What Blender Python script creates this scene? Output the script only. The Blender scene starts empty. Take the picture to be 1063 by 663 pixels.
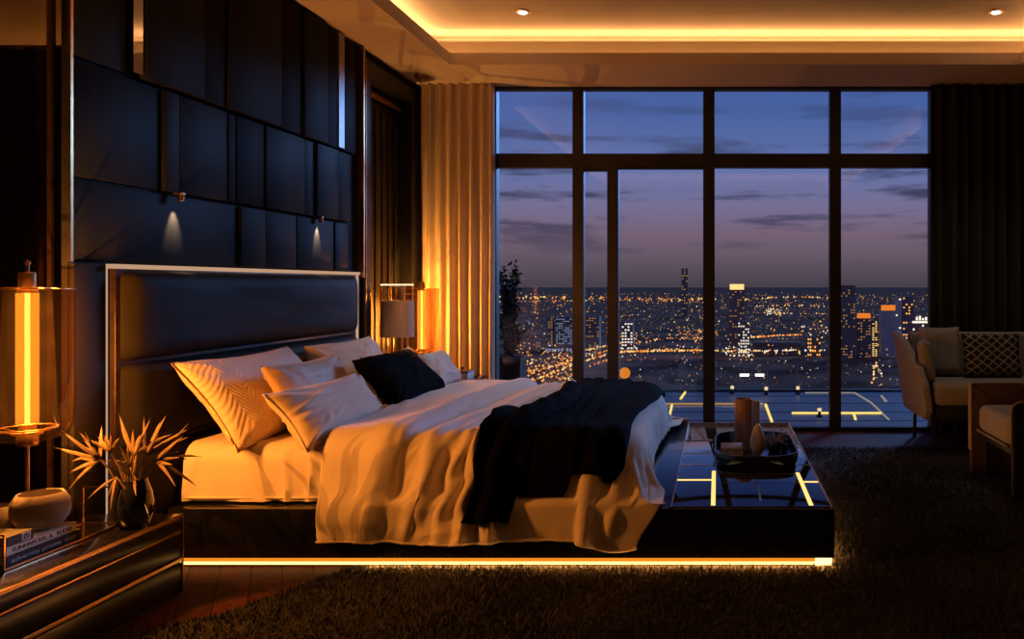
import bpy, bmesh, math, random
from mathutils import Vector, Matrix, noise, Quaternion
random.seed(7)
C = bpy.context.scene.collection
SC = bpy.context.scene
PI = math.pi
F, CX, CY, CZ = 850.0, 745.0, 295.0, 1.25      # focal length and vanishing point of the photograph, eye height

# ------------------------------------------------------------------ scene objects
def wloc(o):
    v = Vector((0, 0, 0))
    while o is not None:
        v += o.location; o = o.parent
    return v

def tag(o, label=None, cat=None, group=None, kind=None):
    if label: o['label'] = label
    if cat: o['category'] = cat
    if group: o['group'] = group
    if kind: o['kind'] = kind
    return o

def thing(name, label, cat, loc=(0, 0, 0), group=None):
    o = bpy.data.objects.new(name, None); C.objects.link(o)
    o.empty_display_size = .1; o.location = loc
    return tag(o, label, cat, group)

def put(name, bm, m, parent=None, origin=None, smooth=None, label=None, kind=None):
    """link a bmesh given in world coordinates as one mesh object"""
    me = bpy.data.meshes.new(name)
    bmesh.ops.recalc_face_normals(bm, faces=bm.faces)
    bm.to_mesh(me); bm.free()
    o = bpy.data.objects.new(name, me); C.objects.link(o)
    base = wloc(parent) if parent is not None else Vector((0, 0, 0))
    org = Vector(origin) if origin is not None else base
    o.parent = parent; o.location = org - base
    me.transform(Matrix.Translation(-org))
    for mm in (m if isinstance(m, (list, tuple)) else [m]): me.materials.append(mm)
    if smooth is not None:
        me.shade_smooth()
        if smooth < 180:
            me.set_sharp_from_angle(angle=math.radians(smooth))
    if label: o['label'] = label
    if kind: o['kind'] = kind
    return o

def struct(name, bm, m, smooth=None):
    return put(name, bm, m, smooth=smooth, kind='structure')

def single(name, bm, m, label, cat, origin, group=None, smooth=None, kind=None):
    o = put(name, bm, m, origin=origin, smooth=smooth)
    return tag(o, label, cat, group, kind)

def copy_tree(o, loc=None, parent=None):
    c = o.copy(); C.objects.link(c); c.parent = parent
    if loc is not None: c.location = loc
    for ch in list(o.children): copy_tree(ch, None, c)
    return c

# ------------------------------------------------------------------ mesh helpers
def B(): return bmesh.new()

def box(bm, x0, x1, y0, y1, z0, z1, bev=0, seg=2, mi=0):
    r = bmesh.ops.create_cube(bm, size=1.0)
    vs = r['verts']
    for v in vs:
        v.co = Vector(((x0+x1)/2+v.co.x*(x1-x0), (y0+y1)/2+v.co.y*(y1-y0), (z0+z1)/2+v.co.z*(z1-z0)))
    fs = {f for v in vs for f in v.link_faces}
    for f in fs: f.material_index = mi
    if bev:
        es = list({e for v in vs for e in v.link_edges})
        bmesh.ops.bevel(bm, geom=es, offset=bev, segments=seg, profile=.5, affect='EDGES')
    return vs

def tube(bm, pts, r, n=8, cap=True, closed=False, mi=0):
    pts = [Vector(p) for p in pts]; m = len(pts)
    rad = r if isinstance(r, (list, tuple)) else [r]*m
    rings = []; up = None
    for i, p in enumerate(pts):
        a = pts[i-1] if (i > 0 or closed) else p
        b = pts[(i+1) % m] if (i < m-1 or closed) else p
        t = (b-a).normalized()
        if up is None:
            up = t.orthogonal().normalized()
        up = (up-t*up.dot(t))
        if up.length < 1e-6: up = t.orthogonal()
        up.normalize(); s = t.cross(up)
        rings.append([bm.verts.new(p+(up*math.cos(2*PI*k/n)+s*math.sin(2*PI*k/n))*rad[i]) for k in range(n)])
    rng = range(m if closed else m-1)
    for i in rng:
        A, D = rings[i], rings[(i+1) % m]
        for k in range(n):
            f = bm.faces.new((A[k], A[(k+1) % n], D[(k+1) % n], D[k])); f.material_index = mi
    if cap and not closed:
        bm.faces.new(rings[0]).material_index = mi; bm.faces.new(rings[-1]).material_index = mi

def bar(bm, a, b, w, h=None, mi=0):
    """square bar between two points"""
    h = h or w
    a, b = Vector(a), Vector(b); t = (b-a).normalized()
    s = t.cross(Vector((0, 0, 1)))
    if s.length < 1e-4: s = Vector((1, 0, 0))
    s.normalize(); u = s.cross(t)
    R = [[bm.verts.new(p+s*w/2*i+u*h/2*j) for i, j in ((-1, -1), (1, -1), (1, 1), (-1, 1))] for p in (a, b)]
    for k in range(4):
        bm.faces.new((R[0][k], R[0][(k+1) % 4], R[1][(k+1) % 4], R[1][k])).material_index = mi
    bm.faces.new(R[0]).material_index = mi; bm.faces.new(R[1]).material_index = mi

def lathe(bm, c, prof, n=32, closed=False, mi=0, sx=1, sy=1):
    c = Vector(c); rings = []
    for r, z in prof:
        rings.append([bm.verts.new(c+Vector((r*math.cos(2*PI*k/n)*sx, r*math.sin(2*PI*k/n)*sy, z))) for k in range(n)])
    m = len(rings)
    for i in range(m if closed else m-1):
        A, D = rings[i], rings[(i+1) % m]
        for k in range(n):
            bm.faces.new((A[k], A[(k+1) % n], D[(k+1) % n], D[k])).material_index = mi
    if not closed:
        for R in (rings[0], rings[-1]):
            try: bm.faces.new(R).material_index = mi
            except ValueError: pass

def poly_prism(bm, pts, z0, z1, mi=0):
    a = [bm.verts.new((x, y, z0)) for x, y in pts]; b = [bm.verts.new((x, y, z1)) for x, y in pts]
    n = len(pts)
    for k in range(n): bm.faces.new((a[k], a[(k+1) % n], b[(k+1) % n], b[k])).material_index = mi
    bm.faces.new(a[::-1]).material_index = mi; bm.faces.new(b).material_index = mi

def quadgrid(bm, P, thick=0, nrm=None):
    """P[i][j] of Vectors -> grid; thick>0 closes it into a solid sheet (offset against the normals)"""
    nu, nv = len(P), len(P[0])
    top = [[bm.verts.new(P[i][j]) for j in range(nv)] for i in range(nu)]
    for i in range(nu-1):
        for j in range(nv-1):
            bm.faces.new((top[i][j], top[i+1][j], top[i+1][j+1], top[i][j+1]))
    if thick:
        N = nrm or grid_normals(P)
        bot = [[bm.verts.new(P[i][j]-N[i][j]*thick) for j in range(nv)] for i in range(nu)]
        for i in range(nu-1):
            for j in range(nv-1):
                bm.faces.new((bot[i][j], bot[i][j+1], bot[i+1][j+1], bot[i+1][j]))
        for i in range(nu-1):
            for j in (0, nv-1):
                bm.faces.new((top[i][j], top[i+1][j], bot[i+1][j], bot[i][j]))
        for j in range(nv-1):
            for i in (0, nu-1):
                bm.faces.new((top[i][j], top[i][j+1], bot[i][j+1], bot[i][j]))

def grid_normals(P):
    nu, nv = len(P), len(P[0]); N = []
    for i in range(nu):
        row = []
        for j in range(nv):
            a = P[min(i+1, nu-1)][j]-P[max(i-1, 0)][j]; b = P[i][min(j+1, nv-1)]-P[i][max(j-1, 0)]
            n = a.cross(b)
            row.append(n.normalized() if n.length > 1e-9 else Vector((0, 0, 1)))
        N.append(row)
    return N

def nz(x, y, z=0): return noise.noise(Vector((x, y, z)))

# ------------------------------------------------------------------ materials
def mat(name, col, rough=.5, metal=0.0, spec=.5, var=0.0, vscale=8.0, bump=0.0, bscale=60.0, stretch=(1, 1, 1),
        emit=None, es=0.0, coat=0.0, sheen=0.0, alpha=1.0, col2=None):
    m = bpy.data.materials.new(name); m.use_nodes = True
    nt = m.node_tree; p = nt.nodes['Principled BSDF']
    p.inputs['Base Color'].default_value = (*col, 1)
    p.inputs['Roughness'].default_value = rough; p.inputs['Metallic'].default_value = metal
    p.inputs['Specular IOR Level'].default_value = spec
    p.inputs['Coat Weight'].default_value = coat; p.inputs['Coat Roughness'].default_value = .04
    p.inputs['Sheen Weight'].default_value = sheen
    tc = nt.nodes.new('ShaderNodeTexCoord'); mp = nt.nodes.new('ShaderNodeMapping')
    mp.inputs['Scale'].default_value = stretch
    nt.links.new(tc.outputs['Object'], mp.inputs['Vector'])
    if var or col2:
        n = nt.nodes.new('ShaderNodeTexNoise'); n.inputs['Scale'].default_value = vscale; n.inputs['Detail'].default_value = 5
        nt.links.new(mp.outputs['Vector'], n.inputs['Vector'])
        r = nt.nodes.new('ShaderNodeValToRGB')
        a = tuple(c*(1-var) for c in col); b = col2 or tuple(min(1, c*(1+var)) for c in col)
        r.color_ramp.elements[0].position = .3; r.color_ramp.elements[0].color = (*a, 1)
        r.color_ramp.elements[1].position = .7; r.color_ramp.elements[1].color = (*b, 1)
        nt.links.new(n.outputs['Fac'], r.inputs['Fac']); nt.links.new(r.outputs['Color'], p.inputs['Base Color'])
    if bump:
        n2 = nt.nodes.new('ShaderNodeTexNoise'); n2.inputs['Scale'].default_value = bscale; n2.inputs['Detail'].default_value = 3
        nt.links.new(mp.outputs['Vector'], n2.inputs['Vector'])
        bp = nt.nodes.new('ShaderNodeBump'); bp.inputs['Strength'].default_value = bump; bp.inputs['Distance'].default_value = .01
        nt.links.new(n2.outputs['Fac'], bp.inputs['Height']); nt.links.new(bp.outputs['Normal'], p.inputs['Normal'])
    if emit:
        p.inputs['Emission Color'].default_value = (*emit, 1); p.inputs['Emission Strength'].default_value = es
    return m

def emis(name, col, s, sampled=True):
    m = bpy.data.materials.new(name); m.use_nodes = True; nt = m.node_tree
    nt.nodes.clear(); o = nt.nodes.new('ShaderNodeOutputMaterial'); e = nt.nodes.new('ShaderNodeEmission')
    e.inputs['Color'].default_value = (*col, 1); e.inputs['Strength'].default_value = s
    nt.links.new(e.outputs[0], o.inputs[0])
    if not sampled: m.cycles.emission_sampling = 'NONE'
    return m

def thin_glass(name, tint=(1, 1, 1), gain=1.0, ior=1.5, rough=0.0, glow=None, gs=0.0, film=None, fw=0.0):
    """a thin pane: Fresnel mix of see-through and mirror"""
    m = bpy.data.materials.new(name); m.use_nodes = True; nt = m.node_tree; nt.nodes.clear()
    o = nt.nodes.new('ShaderNodeOutputMaterial'); t = nt.nodes.new('ShaderNodeBsdfTransparent')
    g = nt.nodes.new('ShaderNodeBsdfGlossy'); x = nt.nodes.new('ShaderNodeMixShader')
    f = nt.nodes.new('ShaderNodeFresnel'); mu = nt.nodes.new('ShaderNodeMath'); mu.operation = 'MULTIPLY'; mu.use_clamp = True
    geo = nt.nodes.new('ShaderNodeNewGeometry')
    f.inputs['IOR'].default_value = ior; mu.inputs[1].default_value = gain
    t.inputs['Color'].default_value = (*tint, 1); g.inputs['Roughness'].default_value = rough
    # the same facing value on both sides of the sheet
    lw = nt.nodes.new('ShaderNodeLayerWeight'); lw.inputs['Blend'].default_value = .18
    pw = nt.nodes.new('ShaderNodeMath'); pw.operation = 'MULTIPLY_ADD'; pw.use_clamp = True
    nt.links.new(lw.outputs['Facing'], mu.inputs[0]); mu.operation = 'POWER'; mu.inputs[1].default_value = 4.0
    nt.links.new(mu.outputs[0], pw.inputs[0]); pw.inputs[1].default_value = .75*gain; pw.inputs[2].default_value = .04*gain
    nt.links.new(pw.outputs[0], x.inputs['Fac']); nt.links.new(t.outputs[0], x.inputs[1]); nt.links.new(g.outputs[0], x.inputs[2])
    nt.nodes.remove(f); nt.nodes.remove(geo)
    last = x.outputs[0]
    if film:                       # a faint smoky film that scatters light
        df = nt.nodes.new('ShaderNodeBsdfDiffuse'); df.inputs['Color'].default_value = (*film, 1); tl = nt.nodes.new('ShaderNodeBsdfTranslucent'); tl.inputs['Color'].default_value = (*film, 1)
        h = nt.nodes.new('ShaderNodeMixShader'); nt.links.new(df.outputs[0], h.inputs[1]); nt.links.new(tl.outputs[0], h.inputs[2])
        fx = nt.nodes.new('ShaderNodeMixShader'); fx.inputs['Fac'].default_value = fw; nt.links.new(last, fx.inputs[1]); nt.links.new(h.outputs[0], fx.inputs[2]); last = fx.outputs[0]
    if glow:
        e = nt.nodes.new('ShaderNodeEmission'); e.inputs['Color'].default_value = (*glow, 1); e.inputs['Strength'].default_value = gs
        ad = nt.nodes.new('ShaderNodeAddShader'); nt.links.new(last, ad.inputs[0]); nt.links.new(e.outputs[0], ad.inputs[1]); last = ad.outputs[0]
    nt.links.new(last, o.inputs[0])
    return m

WARM = (1.0, .46, .12)
M = {}
M['brass'] = mat('brass', (.72, .42, .18), .28, 1.0, var=.12, vscale=30)
M['brass_dark'] = mat('aged brass', (.38, .20, .09), .35, 1.0, var=.2, vscale=30)
M['black'] = mat('black lacquer', (.006, .006, .007), .22, 0, .5, var=.2, vscale=5, coat=.5)
M['black_matte'] = mat('black matte metal', (.008, .008, .009), .45, 0, .4, var=.2, vscale=12)
M['bronze_lacquer'] = mat('dark brown lacquer', (.016, .009, .006), .3, 0, .22, var=.35, vscale=3, stretch=(3, 1, 8))
M['panel'] = mat('charcoal wall panel', (.009, .009, .010), .6, 0, .03, var=.25, vscale=3, bump=.05, bscale=90, stretch=(1, 4, .5))
M['panel_b'] = mat('graphite wall panel', (.0095, .0105, .013), .55, 0, .04, var=.2, vscale=3, bump=.05, bscale=90, stretch=(1, 4, .5))
M['wall_dark'] = mat('dark wall paint', (.012, .010, .009), .7, 0, .08, var=.15, vscale=4)
M['mirror'] = mat('mirror', (.55, .55, .58), .03, 1.0, var=.03, vscale=2)
M['brushed'] = mat('brushed steel', (.30, .28, .30), .45, .6, var=.05, vscale=3)
M['plaster'] = mat('warm beige plaster', (.55, .47, .41), .85, 0, .2, var=.05, vscale=2, bump=.04, bscale=140)
M['ceil'] = mat('ceiling paint', (.48, .42, .385), .9, 0, .2, var=.05, vscale=2)
M['cove_led'] = emis('cove lamp strip', (1.0, .48, .155), 21.0)
M['added_ledge_led'] = emis('added ledge strip glow', (1.0, .42, .10), 6.0)  # unseen lamp added on the cove ledge
M['bed_led'] = emis('orange lamp diffuser', (1.0, .27, .015), 1.0)
M['bed_led_core'] = emis('bright lamp strip', (1.0, .62, .18), 2.6)
M['inlay'] = emis('yellow strip and reflection glow', (1.0, .70, .20), 1.25)  # terrace strips, and reflections painted on the bench as glow
M['bulb'] = emis('glowing filament rod', (1.0, .58, .12), 6.0)
M['down'] = emis('spot lens', (1.0, .82, .6), 6.0)
M['lamp_bar'] = emis('warm lamp rim', (1.0, .72, .42), 1.3)
M['halo'] = thin_glass('amber diffuser tube', (.99, .93, .80), .6, glow=(1.0, .46, .05), gs=.42)
M['smoke'] = thin_glass('smoked bronze glass', (.86, .76, .66), 1.6, film=(.5, .34, .24), fw=.0006)
M['clear'] = thin_glass('clear lamp glass', (.96, .93, .90), 1.6, film=(.6, .5, .42), fw=.0006)
M['pane'] = thin_glass('window glass', (.985, .985, .985), .9)
M['partition'] = thin_glass('dark partition glass', (.55, .5, .46), .5)
M['frame'] = mat('black window frame', (.010, .010, .012), .4, 0, .4, var=.2, vscale=6)
M['sheet'] = mat('ivory bed linen', (.70, .63, .54), .8, 0, .2, var=.04, vscale=6, bump=.12, bscale=260, sheen=.2)
M['duvet'] = mat('ivory duvet cotton', (.70, .62, .53), .8, 0, .25, var=.04, vscale=6, bump=.22, bscale=330, sheen=.3)
M['pillow'] = mat('ivory pillow cotton', (.70, .59, .47), .8, 0, .2, var=.04, vscale=6, bump=.2, bscale=300, sheen=.2)
M['tan'] = mat('tan satin', (.50, .36, .23), .6, 0, .35, var=.06, vscale=5, bump=.12, bscale=260, sheen=.2)
M['bluewhite'] = mat('white pillow cotton', (.72, .70, .69), .8, 0, .2, var=.04, vscale=6, bump=.2, bscale=300)
M['blackcloth'] = mat('black cotton', (.0035, .0035, .0045), .95, 0, .03, var=.2, vscale=12, bump=.2, bscale=240)
M['leather'] = mat('dark brown leather', (.014, .0125, .012), .6, 0, .06, var=.25, vscale=4, bump=.08, bscale=160)
M['curtain'] = mat('beige curtain', (.56, .47, .37), .85, 0, .2, var=.06, vscale=20, stretch=(1, 1, .05), bump=.1, bscale=300)
M['dark_curtain'] = mat('dark curtain', (.014, .015, .018), .85, 0, .2, var=.2, vscale=20, stretch=(1, 1, .05))
M['ceramic'] = mat('speckled ivory ceramic', (.30, .26, .23), .7, 0, .3, var=.12, vscale=120, bump=.1, bscale=200)
M['palm'] = mat('dried palm', (.17, .115, .065), .7, 0, .3, var=.3, vscale=20)
M['darkglass'] = mat('dark smoked vase glass', (.010, .012, .018), .06, 0, .7, var=.1, coat=.5)
M['gold'] = M['brass']
M['wood_vase'] = mat('striped walnut wood', (.30, .18, .12), .45, 0, .4, vscale=9, var=.6, stretch=(9, 9, .15))
M['pale_vase'] = mat('pale grey stoneware', (.60, .56, .53), .5, 0, .4, var=.15, vscale=14, stretch=(6, 6, .2))
M['egg'] = mat('sand stoneware', (.74, .60, .50), .45, 0, .4, var=.12, vscale=9)
M['grey_box'] = mat('grey stone', (.40, .38, .38), .5, var=.2, vscale=30)
M['sofa'] = mat('taupe sofa fabric', (.20, .19, .20), .9, 0, .2, var=.08, vscale=30, bump=.2, bscale=260)
M['sofa_leg'] = M['black_matte']
M['brown_leather'] = mat('brown saddle leather', (.070, .045, .032), .5, 0, .4, var=.2, vscale=8, bump=.08, bscale=160)
M['leaf'] = mat('dark leaf', (.018, .026, .016), .45, 0, .5, var=.4, vscale=14)
M['planter'] = mat('black planter', (.010, .011, .014), .35, 0, .5, var=.2)
M['paper'] = mat('ivory paper', (.88, .78, .62), .7, var=.05)
M['navy'] = mat('navy book cloth', (.020, .024, .04), .6, var=.2, vscale=30)
M['ink'] = mat('black ink', (.008, .007, .007), .6)
M['white_ink'] = mat('white ink', (.75, .73, .70), .6)
M['shade'] = mat('grey beige lamp shade', (.62, .52, .45), .85, 0, .2, var=.05, vscale=40, bump=.15, bscale=300)
M['edge_fabric'] = mat('taupe piping', (.20, .17, .15), .8, 0, .2, var=.1)
M['stem'] = mat('pale brass stem', (.62, .45, .30), .35, 1.0, var=.1)

# patterned fabrics ------------------------------------------------
def add_pattern_bump(m, kind, scale, strength, rot=(0, 0, 0)):
    nt = m.node_tree; p = nt.nodes['Principled BSDF']
    tc = nt.nodes.new('ShaderNodeTexCoord'); w = nt.nodes.new('ShaderNodeTexWave'); mp = nt.nodes.new('ShaderNodeMapping')
    mp.inputs['Rotation'].default_value = rot
    w.inputs['Scale'].default_value = scale; w.inputs['Distortion'].default_value = 0
    w.bands_direction = 'DIAGONAL' if kind == 'chevron' else 'Z'
    if kind == 'chevron':      # fold the coordinate so that the diagonal turns back every few centimetres
        s = nt.nodes.new('ShaderNodeSeparateXYZ'); c = nt.nodes.new('ShaderNodeCombineXYZ')
        pp = nt.nodes.new('ShaderNodeMath'); pp.operation = 'PINGPONG'; pp.inputs[1].default_value = .09
        nt.links.new(tc.outputs['Object'], s.inputs[0]); nt.links.new(s.outputs['Y'], pp.inputs[0])
        nt.links.new(pp.outputs[0], c.inputs['Y']); nt.links.new(s.outputs['Z'], c.inputs['Z'])
        nt.links.new(c.outputs[0], mp.inputs[0])
    else:
        nt.links.new(tc.outputs['Object'], mp.inputs[0])
    nt.links.new(mp.outputs[0], w.inputs['Vector'])
    b = nt.nodes.new('ShaderNodeBump'); b.inputs['Strength'].default_value = strength; b.inputs['Distance'].default_value = .012
    nt.links.new(w.outputs['Fac'], b.inputs['Height'])
    old = p.inputs['Normal'].links
    if old: nt.links.new(old[0].from_socket, b.inputs['Normal'])
    nt.links.new(b.outputs['Normal'], p.inputs['Normal'])

M['chevron'] = mat('chevron weave cotton', (.72, .59, .46), .8, 0, .2, var=.04, vscale=6, bump=.1, bscale=300)
add_pattern_bump(M['chevron'], 'chevron', 24, .25)

def wood_floor():
    m = bpy.data.materials.new('red brown wood planks'); m.use_nodes = True; nt = m.node_tree; p = nt.nodes['Principled BSDF']
    tc = nt.nodes.new('ShaderNodeTexCoord'); mp = nt.nodes.new('ShaderNodeMapping'); mp.inputs['Rotation'].default_value = (0, 0, math.radians(62))
    nt.links.new(tc.outputs['Object'], mp.inputs[0])
    br = nt.nodes.new('ShaderNodeTexBrick'); br.inputs['Scale'].default_value = 1
    br.inputs['Brick Width'].default_value = 1.3; br.inputs['Row Height'].default_value = .12; br.inputs['Mortar Size'].default_value = .003
    br.inputs['Color1'].default_value = (.13, .035, .014, 1); br.inputs['Color2'].default_value = (.075, .022, .010, 1); br.inputs['Mortar'].default_value = (.006, .003, .002, 1)
    nt.links.new(mp.outputs[0], br.inputs['Vector'])
    mp2 = nt.nodes.new('ShaderNodeMapping'); mp2.inputs['Scale'].default_value = (2, 40, 1); nt.links.new(mp.outputs[0], mp2.inputs[0])
    n = nt.nodes.new('ShaderNodeTexNoise'); n.inputs['Scale'].default_value = 2; n.inputs['Detail'].default_value = 6; nt.links.new(mp2.outputs[0], n.inputs['Vector'])
    mx = nt.nodes.new('ShaderNodeMix'); mx.data_type = 'RGBA'; mx.blend_type = 'MULTIPLY'; mx.inputs['Factor'].default_value = .8
    nt.links.new(br.outputs['Color'], mx.inputs['A']); nt.links.new(n.outputs['Color'], mx.inputs['B'])
    nt.links.new(mx.outputs['Result'], p.inputs['Base Color'])
    p.inputs['Roughness'].default_value = .6; p.inputs['Specular IOR Level'].default_value = .08
    b = nt.nodes.new('ShaderNodeBump'); b.inputs['Strength'].default_value = .25; b.inputs['Distance'].default_value = .01
    nt.links.new(n.outputs['Fac'], b.inputs['Height']); nt.links.new(b.outputs['Normal'], p.inputs['Normal'])
    return m
M['floor'] = wood_floor()
M['rug'] = mat('charcoal rug pile', (.020, .020, .022), .9, 0, .2, var=.45, vscale=2.2, bump=.6, bscale=70)
M['rug_pile'] = mat('charcoal wool tuft', (.038, .042, .054), .7, 0, .3, var=.5, vscale=2.0)
M['terrace'] = mat('slate terrace tile', (.10, .115, .15), .35, 0, .5, var=.2, vscale=1.2)
M['terrace_joint'] = mat('dark tile joint', (.012, .013, .017), .6)
M['city'] = mat('hazed city ground', (.30, .16, .105), 1.0, 0, .0, var=.5, vscale=.02)  # lightened so the ground colour carries the city haze
M['facade'] = mat('hazed tower concrete', (.30, .20, .17), .8, var=.15, vscale=.05)  # raised tone puts the haze into the tower colour
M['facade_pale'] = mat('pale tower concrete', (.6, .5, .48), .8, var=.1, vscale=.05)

# ================================================================== ROOM SHELL
WL, WR, YF, YB, ZS, ZC = -2.54, 2.85, 7.0, -1.3, 2.93, 3.25
bm = B(); box(bm, -4.4, 3.0, YB-.1, 7.05, -.12, 0); struct('floor', bm, M['floor'])
# ceiling slab and the stepped cove ring
bm = B(); box(bm, -4.4, 3.0, YB-.1, 7.15, ZC, ZC+.12); struct('ceiling', bm, M['ceil'])
IX0, IX1, IY0, IY1 = -2.05, 2.32, -.75, 6.26
def ring(bm, prof, closed=True):
    loops = []
    for o, z in prof:
        loops.append([bm.verts.new(p) for p in ((IX0-o, IY0-o, z), (IX1+o, IY0-o, z), (IX1+o, IY1+o, z), (IX0-o, IY1+o, z))])
    n = len(loops)
    for i in range(n if closed else n-1):
        a, b = loops[i], loops[(i+1) % n]
        for k in range(4): bm.faces.new((a[k], a[(k+1) % 4], b[(k+1) % 4], b[k]))
bm = B()
ring(bm, [(.45, ZS), (0, ZS), (0, 3.02), (.14, 3.02), (.14, 3.15), (.17, 3.15), (.17, 3.140), (.40, 3.140), (.40, ZC-.001), (.45, ZC-.001)])
struct('trim_1', bm, M['plaster'])
bm = B()      # flat soffit between the ring and the walls
def soff(x0, x1, y0, y1): box(bm, x0, x1, y0, y1, ZS, ZC-.001)
soff(-4.4, IX0-.45, YB, 7.15); soff(IX1+.45, 3.0, YB, 7.15); soff(IX0-.45, IX1+.45, IY1+.45, 7.15); soff(IX0-.45, IX1+.45, YB, IY0-.45)
struct('trim_2', bm, M['plaster'])
bm = B()
ring(bm, [(.23, 3.143), (.28, 3.143), (.28, 3.158), (.23, 3.158)])
single('cove_light_strip', bm, M['cove_led'], 'glowing orange light strip hidden in the ceiling cove around the room', 'light strip', (0, 6.5, 3.14))
bm = B()
ring(bm, [(.06, 3.021), (.085, 3.021), (.085, 3.027), (.06, 3.027)])  # unseen strip added to brighten the upper cove band
single('added_ledge_strip', bm, M['added_ledge_led'], 'thin dim amber light strip, unseen, added on the lower cove ledge to brighten the band above', 'light strip', (0, 6.33, 3.02))

# walls ------------------------------------------------------------
bm = B()
box(bm, WL-.025, WL, 3.20, 3.60, 0, ZS); box(bm, WL-.18, WL, 3.60, 5.80, 0, ZS)                       # panelled part
box(bm, WL-.18, WL, 6.95, 7.05, 0, ZS); box(bm, WL-.18, WL, 5.80, 6.95, 2.86, ZS)
box(bm, WL-.30, WL-.18, 5.7, 7.05, 0, ZS)                    # behind the door
wall_left = struct('wall_left', bm, M['wall_dark'])
bm = B(); box(bm, -4.4, -2.72, 4.05, 4.2, 0, ZS); box(bm, -4.4, -4.25, YB, 4.05, 0, ZS); struct('wall_alcove', bm, M['plaster'])  # made-up alcove wall in place of a mirror
bm = B(); box(bm, WR, 3.0, YB, 7.15, 0, ZS); struct('wall_right', bm, M['wall_dark'])
bm = B(); box(bm, -4.4, 3.0, YB-.1, YB, 0, ZC); struct('wall_back', bm, M['wall_dark'])
bm = B(); box(bm, -2.84, -1.93, 7.0, 7.15, 0, ZS); box(bm, 1.86, 3.0, 7.0, 7.15, 0, ZS); struct('wall_far', bm, M['wall_dark'])

# wall panels (children of the wall): rows with seams read along the wall
def wy(px): return -WL*F/(CX-px)                              # depth along the left wall
rows = [(2.15, 2.92, [72, 129, 'm', 141, 204, 229, 285, 308.5, 334, 346, 'm', 352.5, 366.5]),
        (1.675, 2.14, [72, 164, 181, 232, 241, 270.5, 312, 323, 346, 360]),
        (1.345, 1.665, [72, 244, 271, 304, 343, 357])]
random.seed(11)
for z0, z1, seams in rows:
    i = 0; seq = [s for s in seams]
    k = 0
    while k < len(seq)-1:
        a = seq[k]; b = seq[k+1]
        mir = False
        if b == 'm': b = None
        if a == 'm': k += 1; continue
        if b is None:
            # panel end followed by a mirror strip up to the next seam
            c = seq[k+2]
            y0, y1 = wy(a)+.006, wy(c)-.006
            bm = B(); box(bm, WL, WL+.036, y0, y1, z0+.01, z1)
            o = put('mirror_strip', bm, M['mirror' if a == 129 else 'brushed'], wall_left, label='narrow vertical mirror strip'); k += 2; continue
        y0, y1 = wy(a)+.006, wy(b)-.006
        t = random.choice((.022, .03, .038, .046)) if z0 > 1.4 else random.choice((.024, .03))
        if a in (72, 73): t = .012
        bm = B(); box(bm, WL, WL+t, y0, y1, z0, z1-.006, bev=.004, seg=2)
        put('wall_panel', bm, M[random.choice(('panel', 'panel_b', 'panel_b'))], wall_left, smooth=30)
        k += 1
# lower panels either side of the headboard
for y0, y1, z0, z1 in ((3.205, 3.375, 0.0, 1.335), (5.70, 5.79, 0.0, 1.335)):
    bm = B(); box(bm, WL, WL+.02, y0, y1, z0, z1, bev=.004)
    put('wall_panel', bm, M['wall_dark'], wall_left, smooth=30)
# brass trims
bm = B()
box(bm, WL, WL+.05, 5.762, 5.78, 1.30, 2.93)
put('brass_trim', bm, M['brass'], wall_left)
bm = B(); box(bm, WL, WL+.012, 3.20, 3.213, 1.34, 2.93); put('brass_trim', bm, M['brass'], wall_left)

# small wall spotlights
def wall_spot(y, lab):
    t = thing('wall_spotlight', lab, 'wall light', (WL+.05, y, 1.665), 'wall spotlights above the headboard')
    bm = B(); box(bm, WL+.02, WL+.062, y-.014, y+.014, 1.667, 1.675, bev=.002)
    put('mount_plate', bm, M['brass_dark'], t)
    bm = B(); lathe(bm, (WL+.050, y, 1.637), [(.006, .012), (.009, .004), (.010, 0), (.012, 0), (.012, .030), (.005, .031)], 20)
    put('spot_head', bm, M['brass_dark'], t, smooth=40)
    bm = B(); lathe(bm, (WL+.050, y, 1.642), [(.008, 0), (.008, .003)], 16); put('lens', bm, M['down'], t, label='glowing lens')
    l = bpy.data.lights.new('wall spot lamp', 'SPOT'); l.energy = 36; l.color = (1, .60, .28); l.spot_size = math.radians(48); l.spot_blend = .8; l.shadow_soft_size = .006
    lo = bpy.data.objects.new('wall_spot_lamp', l); C.objects.link(lo); lo.location = (WL+.050, y, 1.636); lo.rotation_euler = (0, math.radians(15), 0)
wall_spot(wy(177), 'small brass wall spotlight nearer the tall glass lamp, over the near end of the headboard')
wall_spot(wy(325), 'small brass wall spotlight over the far end of the headboard, towards the door')

# door in the left wall -------------------------------------------------
bm = B()
box(bm, WL-.16, WL+.03, 5.80, 5.93, 0, 2.86); box(bm, WL-.16, WL+.03, 6.72, 6.95, 0, 2.86); box(bm, WL-.16, WL+.03, 5.93, 6.72, 2.74, 2.86)
door = struct('door_1', bm, M['black_matte'])
bm = B(); box(bm, WL-.13, WL-.08, 5.93, 6.72, 0, 2.74, bev=.004)
for k in range(6):
    y = 5.99+k*.125; box(bm, WL-.08, WL-.066, y, y+.10, .12, 2.60, bev=.006)
put('door_leaf', bm, M['black_matte'], door, smooth=30)
bm = B(); box(bm, WL-.065, WL-.045, 5.95, 6.70, 2.655, 2.69); put('door_rail', bm, M['brass_dark'], door)
bm = B()
for z0, z1 in ((.98, 1.20), (.72, .80)):
    bar(bm, (WL-.02, 5.975, z0), (WL-.02, 5.975, z1), .022); bar(bm, (WL-.06, 5.975, z0+.02), (WL-.02, 5.975, z0+.02), .014); bar(bm, (WL-.06, 5.975, z1-.02), (WL-.02, 5.975, z1-.02), .014)
put('door_handle', bm, M['brass'], door)
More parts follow.
